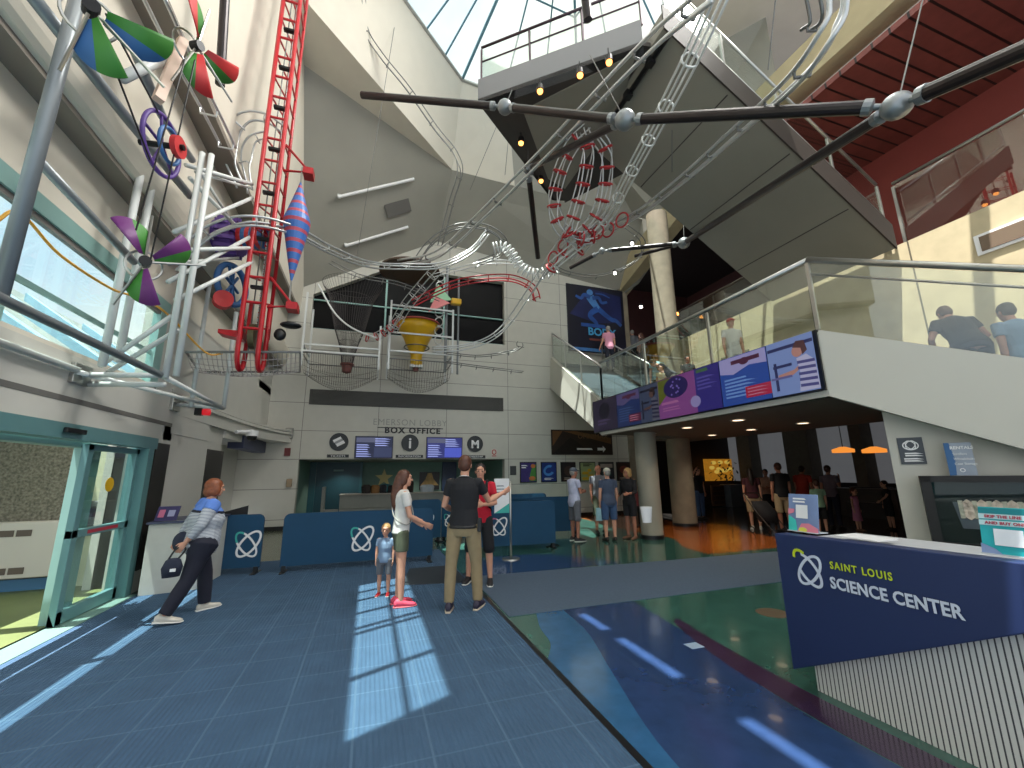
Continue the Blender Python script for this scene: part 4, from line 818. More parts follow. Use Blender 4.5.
def screen(px, label, dim):
    p, q = wy(px[0], px[3], D-.05), wy(px[2], px[1], D-.05); t = thing('wall_screen', label, 'screen', p, 'screens over the box office')
    MB().bb((p.x, D-.06, p.z), (q.x, D, q.z)).build('screen_case', BLACK, t); w_, h = q.x-p.x, q.z-p.z
    F = Flat(V((p.x, D-.062, p.z)), XB, UZ, t)
    F.rect('picture', .02, .02, w_-.02, h-.02, M('screen_blue_%d' % dim, (34, 40, 110) if dim else (26, 34, 74), .4, emit=.5 if dim else .3))
    F.rect('banner', .04, h*.72, w_*.58, h*.93, M('screen_grey', (96, 100, 130), .4, emit=.35)); F.rect('highlight', w_*.5, h*.06, w_-.04, h*.5, M('screen_glow_%d' % dim, (70, 84, 190) if dim else (56, 66, 110), .4, emit=.5 if dim else .3))
    F.rows('text_row', .06, w_*.48, [h*(.08+.1*k) for k in range(6)], h*.045, M('screen_text', (150, 160, 220), .4, emit=.6), dim); F.rows('text_row', w_*.52, w_-.06, [h*(.56+.1*k) for k in range(4)], h*.045, M('screen_text', (150, 160, 220)), dim+5)
screen((354, 436.5, 393.5, 458.5), 'left, dimmer wall screen over the box office opening', 0)
screen((426, 437.5, 462.5, 458.5), 'right, brighter blue wall screen over the box office opening', 1)
p = wy(494, 453); t = thing('wall_sign', 'small white sign with a red emblem right of the membership sign', 'sign', p); F = Flat(V((p.x, D-.01, p.z)), XB, UZ, t)
F.rect('plate', -.11, -.15, .11, .15, M('cream_plate', (200, 190, 180), .5)); F.ring('emblem', 0, .03, .07, .08, 0, .03, M('red_emblem', (180, 50, 50)), th=.003); F.rect('bar', -.08, -.12, .08, -.09, M('red_emblem', (180, 50, 50)))
tag(MB().bb((wy(285, 448).x, D-.06, wy(285, 456).z), (wy(291, 448).x, D, wy(285, 448).z)).build('fire_alarm', M('dull_red', (110, 48, 48), .5), bevel=.01), 'small dull red fire alarm on the wall left of the box office', 'alarm')
tag(MB().bb((wy(286, 428).x, D-.1, wy(286, 439).z), (wy(294, 428).x, D, wy(286, 428).z)).build('wall_speaker', M('grey_speaker', (150, 148, 142), .5), bevel=.02), 'small grey loudspeaker box high on the wall left of the box office', 'speaker')
tag(MB().bb((wy(287, 479).x, D-.08, wy(287, 487).z), (wy(292.5, 479).x, D, wy(287, 479).z)).build('wall_box', M('tan_box', (150, 130, 104), .5), bevel=.01), 'small tan box on the white wall beside the box office opening', 'wall box')
tag(MB().bb((wy(510, 466).x, D-.02, wy(510, 475).z), (wy(516, 466).x, D, wy(510, 466).z)).build('wall_plaque', M('dark_plaque', (66, 68, 70), .5)), 'small dark square plaque on the wall left of the poster row', 'plaque')
sc_ = thing('security_camera', 'white dome security camera on a bracket above the left cornice', 'camera', fY(252, 436, 11.6)); a = fY(252, 437, 11.6)
MB().tube([fX(236, 432, -2.95), a+V((0, 0, .14))], .04, 8).build('arm', LETTER_W, sc_); MB().lathe([(.0, .16), (.13, .15), (.13, .02), (0, .02)], a, 18).build('housing', LETTER_W, sc_); MB().ell(a, (.11, .11, .1)).build('dome', BLACK, sc_, smooth=True)
rl = thing('beacon', 'red beacon lamp on a black base under the white frame', 'beacon', fY(200, 412, 8.4)); a = fY(203, 412, 8.4)
MB().lathe([(0, .0), (.055, .0), (.06, .1), (0, .12)], a, 14, (1, 0, 0)).build('lens', M('red_lens', (220, 40, 50), .3, emit=.4), rl, smooth=True); MB().box(a+V((-.06, 0, 0)), (.1, .1, .12)).build('base', BLACK, rl)
# posters
def poster(px, label, base, art, group='posters in a row on the back wall'):
    p, q = wy(px[0], px[3]), wy(px[2], px[1]); t = thing('framed_poster', label, 'poster', p, group); w_, h = q.x-p.x, q.z-p.z
    MB().bb((p.x, D-.04, p.z), (q.x, D, q.z)).build('frame', BLACK, t); F = Flat(V((p.x, D-.042, p.z)), XB, UZ, t); F.rect('print', .03, .03, w_-.03, h-.03, base); art(F, w_, h)
pr = lambda n, c: M(n, c, .5, noise=.12, scale=5)
def art1(F, w_, h): F.poly('shape', [(w_*.55, .05), (w_*.95, .05), (w_*.95, h*.9), (w_*.7, h*.7), (w_*.6, h*.4)], pr('poster_green', (70, 130, 60))); F.disc('shape', w_*.72, h*.2, w_*.2, h*.1, pr('poster_orange', (190, 110, 60))); F.disc('shape', w_*.78, h*.8, w_*.14, h*.1, pr('poster_orange', (190, 110, 60))); F.rows('text_row', w_*.08, w_*.5, [h*.7, h*.8], h*.05, LETTER_W)
def art2(F, w_, h): F.ring('swirl', w_*.5, h*.58, w_*.3, h*.2, .4, w_*.14, pr('poster_sky', (70, 130, 200)), .1, .85, th=.002); F.rows('text_row', w_*.2, w_*.85, [h*.12, h*.18], h*.03, LETTER_W)
def art3(F, w_, h): F.disc('shape', w_*.5, h*.55, w_*.3, h*.25, pr('poster_dusk', (66, 48, 44))); F.rows('text_row', w_*.2, w_*.8, [h*.1, h*.17], h*.03, pr('pale_text', (170, 160, 150)))
def art4(F, w_, h):
    for k in range(7): F.disc('shape', w_*(.25+.17*(k % 4)), h*(.15+.14*(k//2)), w_*.13, h*.08, pr('poster_gold', (200, 160, 40)))
    F.rows('text_row', w_*.2, w_*.85, [h*.78, h*.87], h*.05, pr('poster_dark', (40, 40, 36)))
def art5(F, w_, h): F.rect('band', w_*.1, h*.7, w_*.9, h*.9, pr('pale_text', (170, 160, 150))); F.disc('shape', w_*.5, h*.4, w_*.3, h*.2, pr('poster_teal', (60, 90, 90)))
def art6(F, w_, h): F.disc('shape', w_*.45, h*.6, w_*.28, h*.2, pr('poster_brick', (120, 60, 50))); F.rows('text_row', w_*.15, w_*.85, [h*.1, h*.16], h*.03, pr('pale_text', (170, 160, 150)))
poster((520, 462, 536, 482.7), 'first framed poster from the left, purple and green with figures', pr('poster_violet', (56, 44, 110)), art1)
poster((541, 462, 556, 482.3), 'second framed poster from the left, deep blue with a pale swirl', pr('poster_navy', (26, 48, 120)), art2)
poster((561, 462, 575, 481.7), 'third framed poster, nearly black, partly behind the man in the cap', pr('poster_black', (36, 30, 34)), art3)
poster((580, 462, 594.7, 481.6), 'fourth framed poster, pale green with golden shapes', pr('poster_sage', (150, 166, 120)), art4)
poster((599, 462, 613, 481.4), 'fifth framed poster, dark with a pale band, behind the bald man', pr('poster_slate', (52, 54, 60)), art5)
poster((617, 462, 631, 481), 'sixth framed poster, dark brown, beside the wall corner', pr('poster_brown', (58, 40, 36)), art6)
p, q = wy(551.5, 454.8), wy(611, 431); t = thing('theater_banner', 'dark and gold banner with a white arrow, half hidden by the stair', 'banner', p); w_, h = q.x-p.x, q.z-p.z
MB().bb((p.x, D-.04, p.z), (q.x, D, q.z)).build('board', M('dark_brown_print', (44, 32, 28), .5), t); F = Flat(V((p.x, D-.042, p.z)), XB, UZ, t)
F.poly('glow', [(.05, h*.35), (w_*.18, h*.95), (w_*.7, h*.62), (w_*.98, h*.45), (w_*.98, h*.7), (w_*.4, h*.95), (.05, h*.95)], M('amber_print', (110, 76, 44), .5, noise=.3, scale=1.5)); F.poly('dune', [(.05, .05), (w_*.3, h*.7), (w_*.45, h*.45), (w_*.6, .05)], M('black_print', (24, 20, 18), .5))
F.text('OMNIMAX', w_*.42, h*.66, .28, M('bronze_letter', (120, 90, 60), .5)); F.rows('text_row', w_*.4, w_*.8, [h*.2], h*.07, LETTER_W)
F.poly('arrow', [(w_*.74, h*.18), (w_*.83, h*.18), (w_*.83, h*.1), (w_*.88, h*.235), (w_*.83, h*.37), (w_*.83, h*.29), (w_*.74, h*.29)], LETTER_W)
# big dark poster with the running figure
p, q = wy(568.5, 352), wy(621, 284); z1 = wy(568.5, 284).z; t = thing('wall_banner', 'huge dark blue banner of a glowing blue running figure with the word BODY', 'banner', p); w_, h = q.x-p.x, z1-p.z
MB().bb((p.x, D-.06, p.z), (q.x, D, z1)).build('board', M('midnight_print', (10, 14, 34), .45, noise=.3, scale=1), t); F = Flat(V((p.x, D-.062, p.z)), XB, UZ, t)
GB = M('blue_figure', (34, 78, 150), .5, noise=.25, scale=3); GB2 = M('pale_blue_figure', (70, 124, 186), .5, noise=.2, scale=3)
F.poly('glow', [(.1, h*.55), (w_*.4, h*.97), (w_*.95, h*.9), (w_*.95, h*.5), (w_*.5, h*.45)], M('indigo_print', (22, 32, 84), .5, noise=.35, scale=1))
def lim(n, pts, r, m_):
    P = spline([(x*w_, y*h, 0) for x, y in pts], 4); L_ = []; R_ = []
    for i, s in enumerate(P):
        d = P[min(i+1, len(P)-1)]-P[max(i-1, 0)]; nn = V((-d.y, d.x, 0)).normalized(); k = r*w_*(1-.45*i/len(P)); L_.append(s+nn*k); R_.append(s-nn*k)
    F.poly(n, [(s.x, s.y) for s in L_]+[(s.x, s.y) for s in reversed(R_)], m_)
F.disc('figure', w_*.40, h*.905, w_*.055, h*.045, GB2)
for pts, r in (([(.40, .84), (.46, .75), (.54, .66)], .075), ([(.40, .83), (.30, .86), (.24, .80), (.15, .83)], .034), ([(.44, .82), (.55, .84), (.60, .77), (.70, .79)], .032), ([(.53, .67), (.44, .62), (.38, .55), (.47, .47), (.50, .42)], .048), ([(.54, .67), (.64, .60), (.76, .53), (.84, .52), (.93, .45)], .046), ([(.5, .9), (.62, .90), (.75, .86)], .014)): lim('figure', pts, r, GB if r < .07 else GB2)
F.rows('text_row', w_*.22, w_*.9, [h*.385], h*.05, GB); F.text('BODY', w_*.33, h*.27, .46, M('cyan_letter', (70, 160, 210), .5), bold=.012, sx=1.05)
F.rows('text_row', w_*.35, w_*.8, [h*.19], h*.03, M('rust_letter', (120, 60, 50))); F.rows('text_row', .15, w_*.85, [h*.03], h*.045, GB2)
MB().bb((p.x-.04, D-.09, p.z-.05), (q.x+.04, D-.02, p.z+.02)).build('rail', CHROME, t)
# ---------------------------------------------------------------- box-office furniture
ct = thing('counter', 'grey panelled box office counter behind the blue barriers', 'counter', (1.2, 16, 0)); CP = M('grey_counter_panel', (128, 130, 124), .6, noise=.04); y_ = 15.6
l0, l1, rr = fY(325, 494, y_).x, fY(340, 494, y_).x, 4.4
zt = fY(400, 494, y_).z; zm = fY(400, 507, y_).z
for k in range(6):
    x0 = l1+(rr-l1)*k/6; x1 = l1+(rr-l1)*(k+1)/6-.02
    MB().bb((x0, y_, zm+.01), (x1, y_+.05, zt)).build('front_panel', CP, ct); MB().bb((x0, y_, .05), (x1, y_+.05, zm-.01)).build('front_panel', CP, ct)
MB().bb((l1-.02, y_-.06, zt), (rr, y_+.5, zt+.04)).build('counter_top', M('counter_top', (150, 146, 134), .4), ct); MB().bb((l1, y_+.05, 0), (rr, y_+.45, zt)).build('carcass', CP, ct)
MB().bb((l0, y_, .0), (l1-.03, y_+.05, zm)).build('low_panel', CP, ct); MB().bb((l0-.1, y_, 0), (l0-.02, y_+.5, fY(330, 487, y_).z)).build('end_post', CP, ct)
def onct(x): return fY(x, 494, y_+.2).x
for k, (x, c_, sz_, nm, lb) in enumerate(((366, (36, 30, 26), (.32, .26, .3), 'basket', 'leftmost dark basket on the box office counter'), (375, (134, 96, 52), (.3, .26, .28), 'storage_box', 'tan box on the box office counter beside the dark basket'), (383, (34, 34, 40), (.26, .26, .28), 'basket', 'black basket right of the tan box on the counter'), (391, (30, 26, 26), (.26, .26, .26), 'basket', 'rightmost dark basket on the counter behind the girl'), (427, (176, 184, 188), (.5, .3, .26), 'plastic_tub', 'white plastic tub under the cone picture'), (410, (48, 38, 34), (.24, .3, .42), 'storage_box', 'dark brown box on the counter right of the girl'))):
    o = MB().loft([((onct(x), y_+.2, zt+.045), (sz_[0]*.46, 0, 0), (0, sz_[1]*.46, 0)), ((onct(x), y_+.2, zt+.04+sz_[2]*.75), (sz_[0]*.52, 0, 0), (0, sz_[1]*.52, 0)), ((onct(x), y_+.2, zt+.04+sz_[2]), (sz_[0]*.36, 0, 0), (0, sz_[1]*.36, 0))], 8).build(nm, M('ctr_item_%d' % k, c_, .6))
    tag(o, lb, 'box' if 'box' in nm else 'tub' if 'tub' in nm else 'basket')
yb2 = 17.95
p = fY(384, 478, yb2); st = []
for k in range(10): r_ = (.36, .15)[k % 2]; st.append((p.x+r_*math.sin(k*PI/5), yb2-.05, p.z+r_*math.cos(k*PI/5)))
tag(MB().prism(st, (0, .05, 0)).build('star_ornament', M('pale_gold_star', (206, 190, 130), .5)), 'pale gold star ornament on the sage wall behind the counter', 'star')
tag(MB().ell((p.x, y_+.25, zt+.2), (.3, .1, .16)).build('teal_ornament', M('teal_ornament', (30, 90, 96), .5), smooth=True), 'rounded teal ornament on the counter below the gold star', 'ornament')
p, q = fY(419, 490, yb2), fY(439.5, 472, yb2); t = thing('wall_picture', 'dark picture with a tan cone shape on the sage wall', 'picture', p)
MB().bb((p.x, yb2-.03, p.z), (q.x, yb2, q.z)).build('board', BLACK, t); F = Flat(V((p.x, yb2-.032, p.z)), XB, UZ, t); w_, h = q.x-p.x, q.z-p.z
F.poly('cone', [(w_*.05, h*.25), (w_*.3, h*.6), (w_*.4, h*.95), (w_*.6, h*.95), (w_*.7, h*.6), (w_*.97, h*.25)], M('straw_print', (196, 160, 104), .6, noise=.2, scale=9))
p, q = fY(331, 484, yb2), fY(336, 476, yb2); tag(MB().bb((p.x, yb2-.03, p.z), (q.x, yb2, q.z)).build('wall_sign', CHAR), 'small dark framed sign on the sage wall beside the teal door', 'sign')

# ---------------------------------------------------------------- blue fabric barriers
FAB = M('blue_barrier_fabric', (12, 66, 98), .7, noise=.06, scale=3, bump=.1); MINT = M('mint_logo', (60, 170, 160), .5); PINK_L = M('pink_logo', (200, 110, 140), .5)
BG = 'blue fabric queue barriers'
def barrier(label, a, b, h, lx=None, ls=.32, acc=MINT, lz=.5, flip=False):
    a, b = V((*a, 0)), V((*b, 0)); d = (b-a).normalized(); L_ = (b-a).length; t = thing('fabric_barrier', label, 'barrier', a, BG); n = d.cross(UZ); r_ = .1
    cor = lambda cx, cz, s: [(cx+r_*math.cos(q), cz+r_*math.sin(q)) for q in s]
    pts = [(0, .1), (L_, .1)]+cor(L_-r_, h-r_, [PI/2*k/6 for k in range(7)])+cor(r_, h-r_, [PI/2+PI/2*k/6 for k in range(7)])
    MB().prism([a+d*x+UZ*z-n*.02 for x, z in pts], n*.04).build('fabric_panel', FAB, t)
    for x in (.06, L_-.06): MB().box(a+d*x+V((0, 0, .055)), (.06, .06, .11), Matrix.Rotation(math.atan2(d.y, d.x), 3, 'Z')).box(a+d*x+V((0, 0, .01)), (.08, .36, .018), Matrix.Rotation(math.atan2(d.y, d.x), 3, 'Z')).build('foot', BLACK, t)
    if lx is not None: logo(Flat(a+n*.021, d, UZ, t), lx, h*lz, ls, LETTER_W, acc)
    return t
g2 = lambda x, y: fZ(x, y)[:2]
barrier('long blue barrier with a white logo between the walking woman and the girl', g2(279, 573), g2(432, 561), .96, 1.28, .38)
barrier('blue barrier behind the walking woman, its logo half hidden by her', g2(180, 578), g2(259, 573), .96, .92, .38)
barrier('short blue barrier right behind the girl in white', (.98, 10.6), (1.72, 10.7), 1.0, .42, .27)
barrier('blue barrier showing a logo beside the man in the black polo', (1.76, 10.75), (2.6, 10.2), 1.0, .2, .27)
barrier('blue barrier right of the two standing men with a white and pink logo', (2.15, 8.95), (3.95, 8.86), 1.0, .52, .33, PINK_L)
barrier('blue barrier turning back from the right end of the front one', (3.98, 8.98), (3.35, 10.4), .98, .35, .3)
barrier('blue barrier behind the man in the cap', (3.3, 10.7), (5.3, 10.45), .98, .75, .3)
barrier('farthest blue barrier, only its top showing above the others', (3.4, 12.4), (5.3, 12.5), .98)
ss = thing('sign_stand', 'chrome pole stand with a white sheet beside the man in red', 'sign stand', g2(511, 559)+(0,) if 0 else (*g2(511, 559), 0)); a = V((*g2(511, 559), 0))
MB().lathe([(0, .02), (.17, .018), (.18, 0)], a, 24).build('base', CHROME, ss); MB().tube([a, a+V((0, 0, 1.45))], .022, 10).build('pole', CHROME, ss, smooth=True)
MB().bb((a.x-.33, a.y-.02, .85), (a.x-.03, a.y, 1.5)).build('sheet', LETTER_W, ss); F = Flat(V((a.x-.33, a.y-.022, .85)), XB, UZ, ss); F.poly('corner_print', [(0, 0), (.3, 0), (.3, .18)], MINT); F.rows('text_row', .04, .27, [.5, .44, .38], .02, M('grey_text', (130, 134, 140)), 3)
cb = thing('reception_cabinet', 'white cabinet with a navy top beside the entrance doors', 'cabinet', (-2.6, 7.7, 0)); ca, cbx = V((*g2(137, 597), 0)), V((*g2(196, 590), 0))
MB().prism([ca, cbx, cbx+V((.05, .9, 0)), ca+V((-.1, .9, 0))], (0, 0, .95)).build('body', M('cabinet_white', (190, 190, 182), .5, noise=.03), cb, bevel=.01)
MB().prism([ca+V((-.02, -.03, .95)), cbx+V((.03, -.03, .95)), cbx+V((.08, .93, .95)), ca+V((-.1, .93, .95))], (0, 0, .03)).build('top', M('navy_top', (52, 58, 84), .4), cb)
ds = thing('counter_sign', 'small dark tilted sign with pink and white marks on the white cabinet', 'sign', ca+V((.0, .1, .98))); a = ca+V((.03, .05, .985))
MB().prism([a, a+V((.26, .03, 0)), a+V((.28, .08, .2)), a+V((.02, .05, .2))], (0, .012, 0)).build('panel', M('deep_purple', (44, 36, 84), .5), ds); F = Flat(a+V((0, -.003, 0)), V((.26, .03, 0)), V((.02, .05, .2)), ds); F.l = 3; F.rect('mark', .03, .05, .1, .16, M('pink_mark', (190, 100, 130))); F.rect('mark', .14, .06, .22, .15, M('grey_mark', (150, 150, 180)))
mo = thing('monitor', 'dark monitor seen from behind beyond the walking woman', 'monitor', fY(237, 522, 9.6)); a = fY(236, 518, 9.6)
MB().prism([a+V((-.3, 0, -.12)), a+V((.16, .1, -.12)), a+V((.16, .1, .22)), a+V((-.28, 0, .1))], (0, .03, 0)).build('screen', BLACK, mo); MB().box(a+V((-.05, .1, -.3)), (.05, .05, .5)).build('stand', BLACK, mo); MB().box(a+V((-.05, .1, (-a.z)/2-.25)), (.5, .4, a.z-.55)).build('pedestal', FAB, mo)
# ---------------------------------------------------------------- welcome desk at the right
dk = thing('welcome_desk', 'angular navy welcome desk on a white ribbed base at the lower right', 'desk', (3.3, 2.0, 0))
RIB = grid_mat('white_rib', (206, 206, 200), (60, 62, 64), .03, 0, .5, .008, 0, 0, 'YZ', .02)
yn = -.6
MB().prism([(3.24, 2.60, .0), (3.24, yn, 0), (3.24, yn, 1.05), (3.24, 1.36, .86), (3.24, 2.60, .3)], (.9, 0, 0)).build('ribbed_base', RIB, dk)
pts = [(2.70, 1.10), (2.70, .115), (1.36, .79), (yn, 1.02), (yn, 1.14), (1.36, 1.125)]
MB().prism([(3.14, y, z) for y, z in pts], (.13, 0, 0)).build('navy_panel', NAVY, dk, bevel=.006)
MB().prism([(3.27, 2.66, .7), (3.27, yn, 1.0), (3.27, yn, 1.09), (3.27, 2.66, 1.06)], (.75, 0, 0)).build('counter', M('desk_counter', (190, 192, 196), .35), dk)
F = Flat(V((3.139, 2.70, 0)), V((0, -1, 0)), UZ, dk)
def dp(x, y): q = fX(x, y, 3.139); return 2.70-q.y, q.z
LIME = M('lime_logo', (196, 214, 30), .5); PALE = M('pale_logo', (206, 214, 226), .5)
u_, z_ = dp(808, 569); LS = .17
F.ring('logo_orbit', u_+.012, z_-.006, .122, .061, math.radians(52), .019, PALE, th=.004); F.ring('logo_orbit', u_+.006, z_-.006, .122, .061, math.radians(126), .019, PALE, t0=.2, t1=.93, th=.004); F.ring('logo_accent', u_-.012, z_+.016, .122, .061, math.radians(122), .019, LIME, t0=-.14, t1=.12, th=.004)
u_, z_ = dp(831, 568.5); u2, z2 = dp(897, 580.5); F.text('SAINT LOUIS', u_, z_+.002, .068, LIME, bold=.0012, sp=1.25, sx=(u2-u_)/.50)
u_, z_ = dp(832, 589); u2, z2 = dp(966, 610); F.text('SCIENCE CENTER', u_, z_+.01, .104, PALE, bold=.0028, sp=1.04, sx=(u2-u_)/.86)
def desk_sign(label, y0, y1, z0, h, x, colour, art, cat='sign'):
    t = thing('acrylic_sign', label, cat, (x, y0, z0)); MB().prism([(x, y0, z0), (x, y1, z0), (x+.05, y1, z0+h), (x+.05, y0, z0+h)], (.006, 0, 0)).build('sheet', colour, t)
    MB().prism([(x-.02, y0, z0), (x-.02, y1, z0), (x+.1, y1, z0), (x+.1, y0, z0)], (0, 0, .006)).build('foot', M('clear_plastic', (200, 206, 212), .2), t)
    art(Flat(V((x-.001, y0, z0)), V((0, -1, 0)), V((.05, 0, h)), t), y0-y1, h)
q0, q1 = fX(790, 535, 3.3), fX(819, 535, 3.3)
def artA(F, w_, h):
    F.poly('leaf', [(0, 0), (w_*.3, 0), (w_*.25, h*.3), (0, h*.42)], M('aqua_print', (60, 190, 180), .5)); F.poly('leaf', [(w_*.3, 0), (w_, 0), (w_, h*.12), (w_*.7, h*.24), (w_*.45, h*.22)], M('coral_print', (220, 130, 150), .5)); F.poly('leaf', [(0, h*.44), (w_*.2, h*.5), (w_*.22, h*.6), (0, h*.6)], M('coral_print', (220, 130, 150)))
    F.disc('spot', w_*.5, h*.06, w_*.14, h*.06, M('lemon_print', (214, 210, 80))); F.rect('blank_square', w_*.28, h*.36, w_*.68, h*.72, LETTER_W); F.rows('text_row', w_*.18, w_*.85, [h*.86, h*.78], h*.045, LETTER_W, 4)
desk_sign('small upright sign with a pale blue colourful print at the far end of the desk', q0.y, q1.y, 1.115, .29, 3.3, M('periwinkle_print', (120, 140, 180), .5, noise=.15, scale=6), artA)
q0, q1 = fX(984, 556, 3.3), fX(1052, 556, 3.3)
def artB(F, w_, h):
    F.rect('header', 0, h*.88, w_, h, M('dark_teal_print', (20, 130, 140))); F.rect('strip', 0, h*.76, w_*.82, h*.87, M('ice_strip', (190, 222, 226))); F.rect('strip', 0, h*.62, w_, h*.73, M('ice_strip', (190, 222, 226)))
    F.text('SKIP THE LINE', w_*.1, h*.785, h*.085, M('crimson_letter', (176, 70, 90)), bold=.0008, sx=1.0, sp=1.1); F.text('AND BUY ONLINE', w_*.1, h*.645, h*.085, M('crimson_letter', (176, 70, 90)), bold=.0008, sx=1.05, sp=1.1)
    F.rect('blank_square', w_*.22, h*.2, w_*.66, h*.55, M('ice_white', (226, 232, 238))); F.poly('corner_dots', [(0, 0), (w_*.34, 0), (w_*.22, h*.12), (0, h*.22)], M('grey_blue_print', (130, 150, 190)))
desk_sign('turquoise sign reading skip the line and buy online on the desk', q0.y, q1.y, 1.13, fX(984, 507, 3.33).z-1.13, 3.3, M('turquoise_print', (30, 172, 180), .5, noise=.08, scale=9), artB)
tag(MB().bb((3.45, 2.15, 1.09), (3.68, 2.45, 1.1)).build('paper_stack', LETTER_W), 'white sheets lying on the desk top by the far sign', 'paper')
# display case and signs on the sloped-stair wall
wp = s2(.62, 0, .3); nv = n2
def wall_at(x, y, off=.0): return fP(x, y, wp+n2*off, n2)
XW = d2
def wall_rect(x0, y0, x1, y1, off=0.): a = wall_at(x0, y1, off); b = wall_at(x1, y1, off); c = wall_at(x0, y0, off); return a, (b-a).dot(d2), c.z-a.z
a, w_, h = wall_rect(901.5, 438, 927.5, 464.5); t = thing('wall_sign', 'dark grey square sign with a white ring emblem on the stair wall', 'sign', a)
F = Flat(a, d2, UZ, t); F.rect('plate', 0, 0, w_, h, M('slate_plate', (66, 72, 80), .5), .012); F.l = 12
F.ring('emblem', w_*.5, h*.7, w_*.3, h*.16, 0, w_*.05, LETTER_W, th=.002); F.ring('emblem', w_*.5, h*.72, w_*.17, h*.17, .6, w_*.04, LETTER_W, th=.002); F.ring('emblem', w_*.5, h*.72, w_*.17, h*.17, -.6, w_*.04, LETTER_W, th=.002)
F.rows('text_row', w_*.22, w_*.95, [h*.38, h*.3], h*.05, LETTER_W, 2); F.rows('text_row', w_*.15, w_*.98, [h*.18, h*.1], h*.05, LETTER_W, 6)
a, w_, h = wall_rect(934, 476, 1130, 547, .2); t = thing('display_case', 'black framed glass display case on the stair wall behind the desk', 'display case', a); F = Flat(a, d2, UZ, t)
FRM = M('case_black', (14, 14, 16), .5)
MB().prism([F.at(0, 0), F.at(w_, 0), F.at(w_, h), F.at(0, h)], n2*-.2).build('back_board', M('case_back', (22, 22, 25), .7), t)
fr_ = MB()
for x0, y0, x1, y1 in ((0, 0, w_, .07), (0, h-.07, w_, h), (0, 0, .09, h), (w_-.09, 0, w_, h)): fr_.prism([F.at(x0, y0), F.at(x1, y0), F.at(x1, y1), F.at(x0, y1)], n2*.05)
fr_.build('frame', FRM, t)
bl = MB(); N_ = 22
for k in range(N_):
    x0 = w_*.2+k*(w_*.6)/N_; x1 = x0+(w_*.6)/N_*1.05; j = .02*math.sin(k*2.1); bl.prism([F.at(x0, h*.42+j, .02), F.at(x1, h*.42-j, .02), F.at(x1, h*.66+j, .02), F.at(x0, h*.66-j, .02)], n2*(.012+.008*(k % 3)))
bl.build('crumpled_foil', M('crumpled_foil', (190, 176, 160), .35, .3, noise=.3, scale=16, bump=.8), t)
MB().prism([F.at(w_*.2, h*.28, .012), F.at(w_*.5, h*.28, .012), F.at(w_*.5, h*.64, .012), F.at(w_*.17, h*.64, .012)], n2*.004).build('print', M('mauve_print', (120, 110, 124), .3), t)
MB().prism([F.at(.08, .06, .03), F.at(w_-.08, .06, .03), F.at(w_-.08, h-.06, .03), F.at(.08, h-.06, .03)], n2*.005).build('pane', glass_mat('case_glass', refl=.02), t)
a, w_, h = wall_rect(950, 443, 978, 475.5, .18); t = thing('rental_sign', 'grey and blue rentals sign standing on top of the black display case', 'sign', a); F = Flat(a, d2, UZ, t)
F.rect('panel', 0, 0, w_, h, M('grey_blue_panel', (140, 150, 164), .4, noise=.1, scale=5), .02); F.l = 18; F.poly('blue_side', [(0, 0), (w_*.25, 0), (w_*.32, h*.5), (w_*.2, h), (0, h)], M('blue_side', (40, 90, 140), .5)); F.text('RENTALS', w_*.2, h*.8, h*.13, LETTER_W, bold=.001, sx=.95)
for k, s in enumerate(('Strollers', 'Wheelchairs', 'Coat Storage')): F.text(s, w_*.26, h*(.62-.15*k), h*.1, LETTER_W, sx=.9)
F.ring('emblem', w_*.5, h*.16, w_*.08, h*.05, .6, w_*.03, LETTER_W, th=.002)
BOXL = [('SPOT', V((x, 16.9, 2.05)), 30, (1, .95, .85), .08) for x in (-.9, 1.4, 3.2)]
# ---------------------------------------------------------------- long display on the stair fascia
ld = thing('led_display', 'long row of bright advertising screens along the white stair landing', 'display', (5.85, 7, 2.66))
yA, yB, zA, zB = 10.3, 3.95, 2.675, 3.525; xs = 5.87
MB().bb((xs, yB, zA-.01), (fx+.02, yA, zB+.01)).build('cabinet', BLACK, ld)
F = Flat(V((xs, yA, zA)), V((0, -1, 0)), UZ, ld); HS = zB-zA
def up_(x, y): return yA-fX(x, y, xs).y
E_ = lambda n, c, e=.55: M(n, c, .4, emit=e*.36)
def seg(n, x0, x1, m_): return F.rect(n, x0+.01, .01, x1-.01, HS-.01, m_)
b1, b2, b3, b4, b5, b6 = up_(617, 410), up_(640, 400), up_(659, 395), up_(697, 385), up_(722, 375), up_(771, 365); be = yA-yB
seg('screen_tile', 0, b1, E_('led_plum', (62, 50, 84), .3)); F.disc('round_art', b1*.5, HS*.62, .28, .22, E_('led_dark', (36, 30, 60), .2)); F.rows('text_row', b1*.2, b1*.8, [HS*.2, HS*.3], .05, E_('led_mauve', (110, 90, 140), .3))
